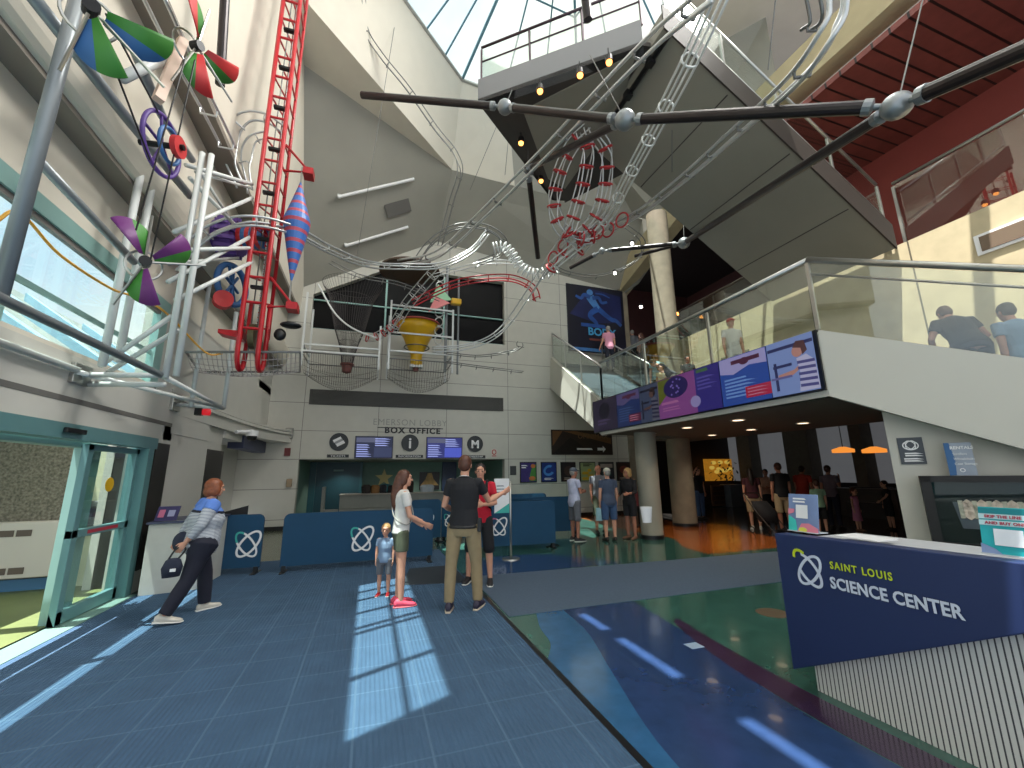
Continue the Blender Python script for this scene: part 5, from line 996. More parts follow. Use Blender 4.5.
def blue_ad(x0, x1, k):
    w_ = x1-x0; seg('screen_tile', x0, x1, E_('led_blue%d' % k, (46, 84, 176) if k else (40, 64, 130), .6 if k else .35)); lav = E_('led_lavender%d' % k, (176, 172, 228) if k else (110, 100, 160), .6 if k else .35)
    F.poly('banner', [(x0+.02, HS-.02), (x0+.02, HS*.68), (x0+w_*.3, HS*.62), (x0+w_*.65, HS*.74), (x1-.02, HS*.7), (x1-.02, HS-.02)], lav); F.disc('emblem', x0+w_*.55, HS*.84, w_*.1, .06, E_('led_wine', (110, 50, 90), .3)); F.rect('title', x0+w_*.28, HS*.82, x0+w_*.86, HS*.9, E_('led_wine', (110, 50, 90), .3))
    F.rows('text_row', x0+w_*.1, x0+w_*.85, [HS*(.16+.07*i) for i in range(6)], .03, E_('led_sky%d' % k, (120, 160, 230) if k else (80, 110, 170), .6 if k else .3), k+2)
    F.rect('red_box', x0+w_*.52, HS*.1, x1+w_*.04, HS*.32, E_('led_red%d' % k, (190, 40, 80) if k else (120, 40, 80), .6 if k else .3)); F.rows('text_row', x0+w_*.56, x1, [HS*.14, HS*.2, HS*.26], .018, E_('led_pink', (220, 140, 170), .5), 5)
def boy_ad(x0, x1, k):
    w_ = x1-x0; s = lambda n, c: E_('%s_%d' % (n, k), c if k else tuple(int(v*.6) for v in c), .6 if k else .3)
    seg('screen_tile', x0, x1, s('led_pale_sky', (140, 164, 224))); F.rect('overhang', x0+.02, HS*.82, x1-.02, HS*.88, s('led_slate', (50, 56, 110))); P = lambda a, b: (x0+w_*a, HS*b)
    F.poly('arm', [P(.2, .38), P(.55, .42), P(.72, .52), P(.72, .44), P(.5, .33), P(.2, .3)], s('led_skin', (206, 150, 140))); F.poly('shirt', [P(.62, .6), P(.82, .64), P(.97, .5), P(.99, .03), P(.6, .03), P(.66, .35)], s('led_white', (206, 206, 240)))
    for q in (.1, .2, .3, .4, .5): F.poly('stripe', [P(.63, q), P(.97, q-.02), P(.97, q+.03), P(.63, q+.05)], s('led_stripe', (84, 84, 150)))
    F.disc('face', x0+w_*.66, HS*.72, w_*.11, HS*.1, s('led_skin', (206, 150, 140))); F.poly('hair', [P(.58, .8), P(.66, .9), P(.82, .88), P(.86, .7), P(.76, .64), P(.74, .76)], s('led_hair', (96, 62, 66))); F.rect('telescope', x0+w_*.12, HS*.5, x0+w_*.52, HS*.55, s('led_slate', (50, 56, 110))); F.rect('telescope_post', x0+w_*.14, HS*.1, x0+w_*.2, HS*.6, s('led_slate', (50, 56, 110)))
    F.rect('railing', x0+w_*.05, HS*.3, x0+w_*.5, HS*.34, s('led_grey', (110, 110, 170)))
blue_ad(b1, b2, 0); boy_ad(b2, b3, 0)
seg('screen_tile', b3, b4, E_('led_pink_tile', (156, 84, 164), .45)); F.poly('olive_band', [(b3+.02, .3), (b3+.3, .5), (b3+.5, HS-.02), (b3+.02, HS-.02)], E_('led_olive', (120, 130, 40), .35)); F.disc('round_art', b3+(b4-b3)*.5, HS*.72, .36, .22, E_('led_indigo', (46, 34, 110), .4))
for k in range(12): F.disc('dot', b3+(b4-b3)*.5+.25*math.cos(k*2.4)*((k % 4)+1)/4, HS*.72+.16*math.sin(k*2.4)*((k % 4)+1)/4, .025, .02, E_('led_lilac', (140, 120, 210), .5))
F.rows('text_row', b3+.12, b4-.2, [HS*.34], .05, E_('led_rose', (196, 120, 180), .5)); F.rows('text_row', b3+.15, b4-.2, [HS*.18, HS*.24], .02, E_('led_rose', (196, 120, 180)), 4)
seg('screen_tile', b4, b5, E_('led_indigo_tile', (60, 50, 150), .45)); F.rows('text_row', b4+.06, b5-.1, [HS*.88], .06, E_('led_green_text', (90, 140, 90), .35)); F.rows('text_row', b4+.06, b5-.05, [HS*(.5+.08*k) for k in range(4)], .03, E_('led_rows', (110, 100, 200), .4), 8); F.disc('badge', b4-.02, HS*.26, .13, .11, E_('led_badge', (170, 160, 220), .5))
blue_ad(b5, b6, 1); boy_ad(b6, be, 1)
# ---------------------------------------------------------------- ceiling lamps and the dim lobby behind
LAMPS = list(BOXL)
DL = M('lit_lens', (255, 226, 190), .4, emit=2.2); FRM2 = M('white_trim_ring', (190, 186, 178), .4)
for k, (x, y, lb) in enumerate(((651, 433.5, 'recessed downlight nearest the pale column'), (687, 427.5, 'recessed downlight in front of the concrete column'), (738, 420, 'recessed downlight close to the middle of the landing edge'), (712, 435, 'recessed downlight deeper in beside the concrete column'), (751, 429.5, 'recessed downlight deeper in above the family group'), (803, 423, 'recessed downlight nearest the stair corner'))):
    p = fZ(x, y, 2.575); t = thing('downlight', lb, 'downlight', p, 'recessed downlights under the landing')
    MB().lathe([(.14, 0), (.14, -.008), (.11, -.012), (.11, 0)], p, 24).build('trim_ring', FRM2, t); MB().lathe([(0, -.004), (.11, -.004)], p, 24).build('lens', DL, t)
    LAMPS.append(('SPOT', p+V((0, 0, -.05)), 26, (1, .86, .68), .08))
for x, y, lb in ((843, 450, 'left orange pendant lamp in the dim cafe'), (874, 450, 'right orange pendant lamp in the dim cafe')):
    p = fX(x, y, 14.5); t = thing('pendant_lamp', lb, 'lamp', p, 'orange pendants in the cafe')
    MB().lathe([(0, .1), (.08, .1), (.3, .02), (.3, -.08), (.27, -.08)], p, 22).build('lamp_shade', M('orange_shade', (216, 130, 50), .4, emit=.8), t, smooth=True); MB().tube([p, V((p.x, p.y, 4.3))], .012, 6).build('cord', BLACK, t)
p, q = fY(706, 481, 16.4), fY(731, 459, 16.4); t = thing('lit_picture', 'glowing orange and yellow panel in the far dark cafe', 'panel', p)
MB().bb((p.x, 16.38, p.z), (q.x, 16.45, q.z)).build('panel', M('amber_glow', (210, 140, 40), .4, noise=.5, scale=3, emit=.22), t); F = Flat(V((p.x, 16.378, p.z)), XB, UZ, t)
for k in range(9): F.disc('leaf', (q.x-p.x)*(.25+.08*k), (q.z-p.z)*(.6+.25*math.sin(k*2)), .16, .09, M('yellow_leaf', (240, 200, 90), .4, emit=.3))
pt = thing('potted_plant', 'dark leafy plant standing in front of the glowing orange panel', 'plant', V((*fY(730, 500, 15.6)[:2], 0))); a = V((*fY(729, 500, 15.6)[:2], 0)); rnd = random.Random(3); lf = MB()
for k in range(70):
    q = a+V((rnd.gauss(0, .28), rnd.gauss(0, .2), 1.45+rnd.gauss(0, .28))); d = V((rnd.uniform(-1, 1), rnd.uniform(-1, 1), rnd.uniform(-.3, .8))).normalized(); e = d.cross(UZ).normalized(); lf.add([q, q+d*.12+e*.045, q+d*.26, q+d*.12-e*.045], [(0, 1, 2, 3)])
lf.build('foliage', M('dark_leaf', (44, 56, 36), .6), pt); MB().lathe([(.0, 0), (.2, 0), (.26, .5), (0, .5)], a, 18).build('pot', STEEL, pt); MB().tube([a+V((0, 0, .5)), a+V((0, 0, 1.4))], .03, 6).build('stem', M('stem', (70, 56, 40)), pt)
a = V((*fZ(720, 507)[:2], 0)); t = thing('leaflet_rack', 'brown wooden leaflet rack standing in the dim lobby', 'rack', a)
MB().bb((a.x-.35, a.y, .05), (a.x+.35, a.y+.1, .95)).build('frame', M('rack_wood', (110, 72, 48), .6), t)
for k in range(4): MB().bb((a.x-.3, a.y-.03, .12+k*.2), (a.x+.3, a.y, .28+k*.2)).build('pocket', M('rack_pocket', (84, 58, 46), .6, noise=.3, scale=14), t)
a = V((*fY(738, 496, 15.2)[:2], 0)); tag(MB().bb((a.x-.4, a.y, 0), (a.x+.4, a.y+.6, .98)).build('service_counter', M('grey_counter', (96, 98, 100), .5), bevel=.02), 'grey counter block beside the leaflet rack in the dim lobby', 'counter')
a = V((*fZ(885, 522)[:2], 0)); t = thing('bench', 'long dark padded bench along the cafe windows', 'bench', a); a0, a1 = V((*fZ(848, 517)[:2], 0)), V((*fZ(893, 520)[:2], 0)); dd = a1-a0; nn2 = dd.cross(UZ).normalized()
for k in range(1): MB().prism([a0, a1, a1-nn2*.6, a0-nn2*.6], (0, 0, .5)).build('seat', M('dark_vinyl', (44, 40, 42), .4), t); MB().prism([a0-nn2*.5, a1-nn2*.5, a1-nn2*.65, a0-nn2*.65], (0, 0, 1.0)).build('backrest', M('dark_vinyl', (44, 40, 42), .4), t)
a0 = fX(815, 487, 16.2); a1 = fX(896, 487, 16.2); tag(MB().bb((16.0, a0.y, a0.z-.1), (16.5, a1.y, a0.z)).bb((16.1, a0.y, 0), (16.4, a1.y, a0.z-.1)).build('bar_counter', M('dark_bar', (66, 60, 56), .35), bevel=.01), 'long dark bar counter under the far cafe windows', 'counter')
for k, (x, y, lb) in enumerate(((632, 243.5, 'tiny bright white lamp below the grey ceiling edge'), (615, 273, 'tiny bright lamp under the sagging far rail'), (719, 252.5, 'tiny ceiling lamp in the dark upper hall'), (641, 307, 'small dim lamp high in the dark upper hall by the concrete column'))):
    p = fD(x, y, 15.2 if k < 2 else 17); t = thing('small_lamp', lb, 'lamp', p)
    MB().ell(p, .06).build('bulb', M('white_bulb', (255, 248, 235), .4, emit=8 if k < 2 else 2), t); MB().lathe([(.05, .05), (.09, .03), (.09, .1), (.03, .14)], p, 12).build('lamp_housing', BLACKM, t)
p = fX(677, 314, 9.6); t = thing('wall_lamp', 'small warm glowing lamp beside the upper railing', 'lamp', p); MB().ell(p, .06).build('bulb', BULB, t); MB().lathe([(.03, -.2), (.05, -.08), (.03, -.06)], p, 10).build('stem', BLACKM, t)
# ---------------------------------------------------------------- people
SKIN = M('skin', (204, 150, 124), .55, noise=.04, scale=9); SKIN2 = M('tanned_skin', (172, 116, 92), .55, noise=.04, scale=9); SKIND = M('dark_tan_skin', (140, 92, 72), .55, noise=.04, scale=9)
EYEM = M('dark_eye', (40, 30, 28), .2); LIP = M('lip', (168, 92, 86), .5)
def cloth(n, c): return M(n, c, .85, noise=.06, scale=14, bump=.12)
class Fig:
    """a figure from joint directions; local frame x = its right, y = forward, z = up"""
    def __init__(s, loc, az, H, hs=1., la=None, ra=None, ll=None, rl=None, lean=0., twist=0., girth=1., nod=0., turn=0., sit=None, shoulder=1.):
        s.k = H/1.75; s.hs = hs; s.g = girth; k = s.k
        a = math.radians(az); s.R = Matrix.Rotation(-a, 3, 'Z'); s.loc = V(loc)
        hip = V((0, 0, .93)); s.T = Matrix.Rotation(math.radians(twist), 3, 'Z') @ Matrix.Rotation(-math.radians(lean), 3, 'X')
        s.head_R = Matrix.Rotation(math.radians(turn), 3, 'Z') @ Matrix.Rotation(-math.radians(nod), 3, 'X')
        N = lambda d: V(d).normalized()
        legs = {}
        for sd, L_ in ((-1, ll), (1, rl)):
            th, sh = L_ if L_ else ((.02*sd, .0, -1), (.0, -.02, -1))
            h = hip+V((.095*sd*girth, 0, -.02)); kn = h+N(th)*.43; an = kn+N(sh)*.40; legs[sd] = [h, kn, an]
        mn = min(l[2].z for l in legs.values())-.085
        if sit is not None: mn = .93-sit
        s.off = -mn; s.legs = legs; s.hip = hip; s.arms = {}
        for sd, A_ in ((-1, la), (1, ra)):
            up, fo = (A_ if A_ else ((.14*sd, -.02, -1), (.03*sd, .16, -1)))[:2]
            sh_ = V((.175*sd*shoulder*(1+.25*(girth-1)), -.005, 1.415)); el = sh_+N(up)*.29; wr = el+N(fo)*.25; hd = N(A_[2]) if A_ and len(A_) > 2 else N(fo); s.arms[sd] = [sh_, el, wr, hd]
    def U(s, p): return s.W(s.hip+s.T @ (V(p)-s.hip))          # upper body point -> world
    def W(s, p): p = V(p); return s.loc+s.R @ ((p+V((0, 0, s.off)))*s.k)
    def UD(s, d): return s.R @ (s.T @ V(d))
    def hc(s): return V((0, .02, 1.625))
    def HP(s, p): return s.U(s.hc()+V((0, 0, -.11))+s.head_R @ (V(p)+V((0, 0, .11)))*s.hs)
    def HD(s): return s.R @ s.T @ s.head_R
    def torso(s, e=0., z0=.86, z1=1.46):
        g = s.g; ring = [(.80, .135*g, .10*g, 0), (.90, .165*g, .118*g, -.01), (1.0, .155*g, .112*g, 0), (1.10, .138*g, .10*g, .005), (1.22, .155*g, .112*g, .008), (1.33, .168*(.6+.4*g), .115*(.6+.4*g), .004), (1.40, .165, .095, -.004), (1.44, .13, .075, -.006), (1.475, .07, .06, -.004)]
        out = [(z, rx, ry, y) for z, rx, ry, y in ring if z0-.02 <= z <= z1+.02]
        def at(z):
            for a, b in zip(ring[:-1], ring[1:]):
                if a[0] <= z <= b[0]: t = (z-a[0])/(b[0]-a[0]); return tuple(a[i]+(b[i]-a[i])*t for i in range(4))
            return None
        for z in (z0, z1):
            q = at(z)
            if q: out.append(q)
        out = sorted(set(out)); return [(s.U((0, y, z)), s.UD((rx+e, 0, 0))*s.k, s.UD((0, ry+e, 0))*s.k) for z, rx, ry, y in out]
    def hand(s, mb, sd, curl=.5):
        sh_, el, wr, d = s.arms[sd]; k = s.k; inn = V((-sd, .15, 0)); n = inn-d*inn.dot(d)
        if n.length < .3: n = V((0, 0, -1))-d*(-d.z)
        n.normalize(); w = d.cross(n).normalized(); P = lambda a, b, c: s.U(wr+d*a+w*b+n*c)
        X_, Y_ = s.UD(w)*k, s.UD(n)*k
        mb.loft([(P(-.01, 0, 0), X_*.024, Y_*.019), (P(.02, 0, 0), X_*.032, Y_*.017), (P(.055, 0, 0), X_*.040, Y_*.016), (P(.088, 0, .002), X_*.038, Y_*.014)], 10)
        for i, L_ in enumerate((.066, .074, .069, .054)):
            b = -.029+.0195*i; c1 = curl*.5; c2 = curl*1.3
            p1 = (.08, b, .0); p2 = (.08+L_*.45*math.cos(c1), b*1.08, L_*.45*math.sin(c1)); p3 = (p2[0]+L_*.33*math.cos(c2), b*1.1, p2[2]+L_*.33*math.sin(c2)); p4 = (p3[0]+L_*.25*math.cos(c2*1.25), b*1.1, p3[2]+L_*.25*math.sin(c2*1.25))
            mb.limb([P(*p1), P(*p2), P(*p3), P(*p4)], [.0088*k, .0084*k, .0078*k, .0066*k], 7)
        mb.limb([P(.015, -.026, .004), P(.045, -.05, .014), P(.075, -.056, .026)], [.012*k, .0098*k, .008*k], 7)
    def body(s, det, hands=True):
        k = s.k; g = s.g; mb = MB()
        mb.loft(s.torso(0, .8, 1.475), 18)
        mb.limb([s.U((0, -.005, 1.43)), s.U((0, .01, 1.55))], [.056*k, .052*k], 12)
        R_ = s.HD()
        E = lambda c, r: mb.ell(s.HP(c), V(r)*k*s.hs, R_)
        E((0, -.008, .02), (.074, .094, .092)); E((0, .028, -.045), (.058, .062, .062)); E((0, .055, -.085), (.032, .03, .026)); E((0, .09, -.018), (.013, .022, .022)); E((0, .104, -.03), (.014, .013, .010))
        for x in (-1, 1): E((.074*x, -.012, -.012), (.011, .02, .032)); E((.032*x, .06, -.012), (.026, .022, .022))
        E((0, .074, .03), (.05, .022, .016))
        for sd in (-1, 1):
            a = s.arms[sd]; q = .6+.4*g
            mb.limb([s.U(a[0]), s.U(a[0].lerp(a[1], .5)), s.U(a[1]), s.U(a[1].lerp(a[2], .35)), s.U(a[2])], [.050*k*q, .044*k*q, .036*k*q, .037*k*q, .024*k], 12)
            if hands: s.hand(mb, sd, getattr(s, 'curl', .5))
            h, kn, an = s.legs[sd]
            mb.limb([s.W(h), s.W(h.lerp(kn, .5)), s.W(kn), s.W(kn.lerp(an, .3)), s.W(an)], [.074*k*g, .070*k*q, .052*k*q, .053*k*q, .034*k], 14)
            f = s.foot(sd); mb.limb([s.W(an+V((0, 0, -.02))), s.W(an+f*.1+V((0, 0, -.055)))], [.034*k, .026*k], 10)
        return mb
    def foot(s, sd):
        h, kn, an = s.legs[sd]; t = getattr(s, 'toe', {}).get(sd, 0.); a = math.radians(8*sd); pitch = getattr(s, 'heel', {}).get(sd, 0.)
        return V((math.sin(a), math.cos(a), math.sin(math.radians(pitch))))
def person(label, loc, az, H, shirt, bottom, hair, shoes, skin=SKIN, det=.011, sleeve=.55, top='tee', low='pants', hem=.86, leg=1., face=True, fig=None, group=None, coll=None, heel=None, curl=.5, **kw):
    f = Fig(loc, az, H, **kw); f.heel = heel or {}; f.curl = curl; k = f.k; g = f.g; t = thing('person', label, 'person', loc, group); T = {}
    f.body(det).build('body', skin, t, remesh=det*.62 if det < .01 else det*.75, sm=2, smooth=True)
    # shirt
    if top:
        mb = MB(); mb.loft(f.torso(.014, hem, 1.462), 18)
        for sd in (-1, 1):
            a = f.arms[sd]; q = .6+.4*g; e = a[1] if sleeve >= 1 else a[0].lerp(a[1], sleeve); ii = a[0]+V((-.04*sd, 0, 0))
            pts = [f.U(ii), f.U(a[0]), f.U(a[0].lerp(e, .6)), f.U(e)]; rr = [.058*k, .064*k*q, .060*k*q, .057*k*q]
            if sleeve > 1: pts.append(f.U(a[1].lerp(a[2], min(1, sleeve-1)))); rr[-1] = .05*k*q; rr.append(.037*k*q)
            mb.tube(pts, rr, 14)
        T['shirt'] = mb.build('shirt' if top != 'dress' else 'dress', shirt, t, remesh=det, sm=2, smooth=True)
    mb = MB()
    if low in ('pants', 'shorts'):
        mb.loft(f.torso(.009, .80, 1.0), 18)
        for sd in (-1, 1):
            h, kn, an = f.legs[sd]; q = .6+.4*g; fl = 1.28 if low == 'shorts' else 1.
            P = [(h, .098*g), (h.lerp(kn, .45), .086*q*(1.04 if low == 'shorts' else 1)), (kn, .068*q*fl*.98), (kn.lerp(an, .4), .066*q), (kn.lerp(an, .98), .056*q)]
            if leg < 1: e = leg*2; n_ = [(h, .100*g), (h.lerp(kn, min(1, e)*.5), .093*q), (h.lerp(kn, min(1, e)), .088*q)] if e <= 1 else P[:3]+[(kn.lerp(an, e-1), .064*q)]
            else: n_ = P
            n_ = [(h+V((-.035*sd*g, 0, .085)), .06*g), (h+V((-.02*sd*g, 0, .045)), .084*g)]+n_; mb.tube([f.W(p) for p, r in n_], [r*k for p, r in n_], 16)
    elif low == 'skirt':
        lg = leg; z1 = .95-lg*.86; mb.loft([(f.U((0, 0, 1.02)), f.UD((.15*g, 0, 0))*k, f.UD((0, .11*g, 0))*k), (f.W((0, 0, .88)), f.R @ V((.175*g, 0, 0))*k, f.R @ V((0, .13*g, 0))*k), (f.W((0, 0, z1)), f.R @ V((.21*g, 0, 0))*k, f.R @ V((0, .17*g, 0))*k)], 18)
    if low: mb.build({'pants': 'trousers', 'shorts': 'shorts', 'skirt': 'skirt'}[low], bottom, t, remesh=det, sm=2, smooth=True)
    for sd in (-1, 1):
        h, kn, an = f.legs[sd]; d = f.foot(sd); w = d.cross(UZ).normalized(); up_ = w.cross(d); P = lambda a, b: f.W(an+d*a+up_*b)
        X_, Z_ = f.R @ w*k, f.R @ up_*k; mb = MB()
        mb.loft([(P(-.085, -.045), X_*.026, Z_*.03), (P(-.05, -.03), X_*.038, Z_*.052), (P(.02, -.035), X_*.042, Z_*.048), (P(.1, -.052), X_*.047, Z_*.032), (P(.165, -.058), X_*.043, Z_*.024), (P(.195, -.062), X_*.025, Z_*.016)], 12)
        sh = mb.build('shoe', shoes[0] if isinstance(shoes, tuple) else shoes, t, smooth=True)
        if isinstance(shoes, tuple):
            mb = MB(); mb.loft([(P(-.095, -.078), X_*.03, Z_*.012), (P(-.03, -.076), X_*.043, Z_*.013), (P(.1, -.078), X_*.051, Z_*.012), (P(.18, -.076), X_*.042, Z_*.011), (P(.208, -.072), X_*.02, Z_*.008)], 12); mb.build('sole', shoes[1], sh, smooth=True)
    R_ = f.HD(); E = lambda m_, c, r: m_.ell(f.HP(c), V(r)*k*f.hs, R_)
    if face:
        for x in (-1, 1):
            mb = MB(); E(mb, (.032*x, .083, -.006), (.0125, .007, .008)); mb.build('eye', EYEM, t, smooth=True)
        mb = MB(); E(mb, (0, .088, -.064), (.022, .007, .006)); mb.build('mouth', LIP, t, smooth=True)
    if hair:
        st_, hm = hair; mb = MB()
        if st_ in ('short', 'long', 'bob', 'pony', 'cap'):
            E(mb, (0, -.018, .042), (.080, .096, .082)); E(mb, (0, -.042, .0), (.078, .072, .085))
            if st_ != 'cap':
                for x in (-1, 1): E(mb, (.06*x, -.01, .03), (.024, .06, .05))
        if st_ == 'long':
            for x in (-1, 1): E(mb, (.068*x, -.02, -.02), (.022, .05, .08))
            mb.limb([f.HP((0, -.06, 0)), f.HP((0, -.085, -.12)), f.HP((0, -.105, -.24)), f.HP((0, -.10, -.36)), f.HP((0, -.085, -.44))], [.075*k, .082*k, .078*k, .062*k, .03*k], 14)
        if st_ == 'bob':
            E(mb, (0, -.03, .03), (.098, .112, .098)); E(mb, (0, -.055, -.05), (.092, .082, .085))
            for x in (-1, 1): E(mb, (.07*x, .0, -.035), (.034, .065, .085))
        if st_ == 'pony': mb.limb([f.HP((0, -.09, .04)), f.HP((0, -.13, -.02)), f.HP((0, -.12, -.14))], [.03*k, .032*k, .018*k], 8)
        if st_ == 'fringe_bald': E(mb, (0, -.05, -.015), (.079, .065, .05))
        mb.build('hair', hm, t, remesh=.009 if det < .01 else .011, sm=2, smooth=True)
        if st_ == 'cap':
            mb = MB(); E(mb, (0, -.012, .058), (.088, .104, .072)); mb.loft([(f.HP((0, .075, .05)), f.UD((.07, 0, 0))*k, f.UD((0, 0, .012))*k), (f.HP((0, .15, .04)), f.UD((.055, 0, 0))*k, f.UD((0, 0, .006))*k)], 12)
            mb.build('cap', coll or M('grey_cap', (96, 100, 106), .8), t, smooth=True)
    if coll is not None and top and (not hair or hair[0] != 'cap'):
        MB().torus(f.U((0, -.004, 1.462)), .066*k, .017*k, f.UD((0, .25, 1)), 18, 6).build('collar', coll, t, smooth=True)
    t['_f'] = 0; del t['_f']; return t, f
HB = M('brown_hair', (84, 48, 32), .5, noise=.25, scale=30); HA = M('auburn_hair', (124, 66, 36), .5, noise=.25, scale=30); HK = M('dark_hair', (36, 26, 22), .5, noise=.2, scale=30); HY = M('blond_hair', (190, 150, 96), .5, noise=.2, scale=30); HG = M('grey_hair', (150, 146, 138), .6, noise=.2, scale=30)
BLK = cloth('black_cloth', (26, 26, 30)); KHAKI = cloth('khaki_cloth', (148, 130, 98)); NVY = cloth('navy_cloth', (26, 28, 44)); WHT = cloth('white_cloth', (216, 212, 206)); BEIGE = cloth('beige_cloth', (172, 150, 116)); DENIM = cloth('denim', (58, 84, 120)); GRYC = cloth('grey_cloth', (104, 106, 112)); REDC = cloth('red_cloth', (190, 24, 48)); ORED = cloth('brick_red_cloth', (170, 52, 36)); MARO = cloth('maroon_cloth', (70, 30, 38)); PINKC = cloth('pink_cloth', (206, 130, 160)); OLIVEC = cloth('olive_cloth', (78, 84, 66)); LAVC = cloth('pale_lavender_cloth', (186, 190, 214)); SLATE = cloth('slate_blue_cloth', (70, 82, 104)); MINTC = cloth('mint_cloth', (150, 184, 150)); TAN_ = cloth('dusty_pink_cloth', (190, 146, 122)); BLUEG = cloth('blue_grey_cloth', (112, 134, 160)); PLAID = cloth('mauve_plaid_cloth', (112, 96, 104)); TEALC = cloth('pale_teal_cloth', (160, 200, 206))
SH_W = (M('white_shoe', (206, 200, 188), .6), M('white_sole', (224, 222, 216), .6)); SH_K = (M('black_shoe', (30, 28, 32), .6), M('white_sole', (224, 222, 216))); SH_P = (M('pink_sandal', (214, 70, 96), .6), M('pink_sole', (226, 110, 120), .6)); SH_R = (M('red_shoe', (190, 36, 44), .6), M('white_sole', (224, 222, 216))); SH_N = (M('navy_shoe', (44, 40, 60), .6), M('tan_sole', (196, 180, 160), .6)); SH_D = M('dark_shoe', (40, 34, 32), .6); SH_T = M('tan_sandal', (120, 84, 64), .6)
def stripes(n, c1, c2, sc):
    m_ = bpy.data.materials.new(n); m_.use_nodes = True; q = m_.node_tree; w_ = q.nodes.new('ShaderNodeTexWave'); w_.bands_direction = 'Z'; w_.inputs['Scale'].default_value = sc; tc_ = q.nodes.new('ShaderNodeTexCoord'); r_ = q.nodes.new('ShaderNodeValToRGB'); r_.color_ramp.interpolation = 'CONSTANT'; r_.color_ramp.elements[0].color = (*lin(c1), 1); r_.color_ramp.elements[1].color = (*lin(c2), 1); r_.color_ramp.elements[1].position = .62
    q.links.new(tc_.outputs['Object'], w_.inputs['Vector']); q.links.new(w_.outputs['Fac'], r_.inputs['Fac']); q.links.new(r_.outputs['Color'], q.nodes['Principled BSDF'].inputs['Base Color']); q.nodes['Principled BSDF'].inputs['Roughness'].default_value = .85; return m_
# woman in the striped top, walking to the right with her hands behind her back
wl = fZ(190, 617); wl.z = .006
t, f = person('walking woman with auburn hair, striped blue-shouldered top and navy trousers', wl, 62, 1.60, stripes('fine_stripes', (196, 200, 206), (92, 100, 116), 20), NVY, ('bob', HA), SH_W, det=.009, sleeve=1.7, hem=.78, girth=1.8, lean=6, turn=-8,
              la=((-.30, -.42, -1), (.30, -.40, -1)), ra=((.30, -.36, -1), (-.28, -.48, -1)), ll=((-.04, .34, -1), (-.02, .10, -1)), rl=((.04, -.28, -1), (.02, -.52, -1)), heel={1: -8, -1: 2})
yk = MB(); yk.loft(f.torso(.019, 1.31, 1.465), 18)
for sd in (-1, 1): a = f.arms[sd]; yk.tube([f.U(a[0]+V((-.05*sd, 0, .0))), f.U(a[0]), f.U(a[0].lerp(a[1], .32))], [.075*f.k, .094*f.k, .090*f.k], 14)
yk.build('shirt_yoke', cloth('blue_yoke', (92, 130, 206)), t, remesh=.009, sm=2, smooth=True)
yb = MB(); yb.loft(f.torso(.021, 1.295, 1.318), 18); yb.build('navy_band', NVY, t, remesh=.008, sm=1, smooth=True)
hb = f.U(f.arms[1][2]+f.arms[1][3]*.07); hbag = thing('handbag', 'small dark navy handbag hanging from the walking woman\'s hands', 'bag', hb)
bs = f.R @ V((0, -1, 0)); sdv = f.R @ V((1, 0, 0))
mb = MB(); c = hb+V((0, 0, -.20))+bs*.05
mb.loft([(c+V((0, 0, -.10)), bs*.08, sdv*.03), (c, bs*.10, sdv*.045), (c+V((0, 0, .08)), bs*.07, sdv*.035), (c+V((0, 0, .10)), bs*.04, sdv*.02)], 14); mb.build('pouch', cloth('bag_navy', (34, 40, 58)), hbag, smooth=True)
MB().tube(spline([c+bs*.045+V((0, 0, .09)), hb+bs*.05+V((0, 0, -.02)), hb+V((0, 0, .015)), hb-bs*.05+V((0, 0, -.02)), c-bs*.045+V((0, 0, .09))], 4), .010, 8).build('strap', BLACK, hbag, smooth=True)
MB().box(c+sdv*.055+V((0, 0, -.02)), (.05, .02, .03)).build('label_patch', LETTER_W, hbag)
c = f.U((0.04, -.2, .93)); tag(MB().ell(c, (.10, .07, .12)).build('pouch_bag', cloth('bag_navy', (34, 40, 58)), smooth=True), 'round dark pouch held against the walking woman\'s lower back', 'bag')
# girl in white T-shirt
gl_ = fZ(398, 606); gl_.z = .006
t, f = person('teenage girl with long brown hair, white T-shirt, olive shorts and pink sandals', gl_, 80, 1.66, WHT, OLIVEC, ('long', HB), SH_P, det=.009, low='shorts', leg=.27, hem=.92, girth=.86, turn=-4,
              la=((-.16, .10, -1), (.16, .85, -.42)), ra=((.10, .22, -1), (-.10, .95, -.50)), ll=((.0, .06, -1), (0, -.04, -1)), rl=((.03, .0, -1), (.0, .02, -1)))
st_ = MB(); p = f.U((-.13, .02, 1.44)); tag(MB().tube(spline([f.U((-.12, .10, 1.40)), f.U((-.02, .135, 1.25)), f.U((.1, .13, 1.1)), f.U((.165, .03, 1.02)), f.U((.1, -.11, 1.1)), f.U((-.04, -.13, 1.28)), f.U((-.13, -.06, 1.43))], 5), .008, 6).build('bag_strap', M('grey_strap', (150, 146, 140), .6), smooth=True), 'thin pale strap across the girl\'s white T-shirt', 'strap')
# toddler
tl = fZ(383, 596); tl.z = .006
t, f = person('small blond boy with grey-blue T-shirt, grey shorts and red shoes beside the girl', tl, 195, .88, cloth('toddler_blue', (128, 150, 178)), GRYC, ('short', HY), SH_R, det=.007, low='shorts', leg=.44, hem=.84, girth=1.18, hs=1.5, la=((-.14, .02, -1), (-.02, .12, -1)), ra=((.14, 0, -1), (.02, .1, -1)))
pr_ = MB(); 
for k in range(3): pr_.box(f.U((-.03+.03*k, .128, 1.22+.04*(k % 2))), (.05*f.k, .02*f.k, .08*f.k), f.R)
pr_.build('shirt_print', M('print_red', (170, 84, 96), .7), t)
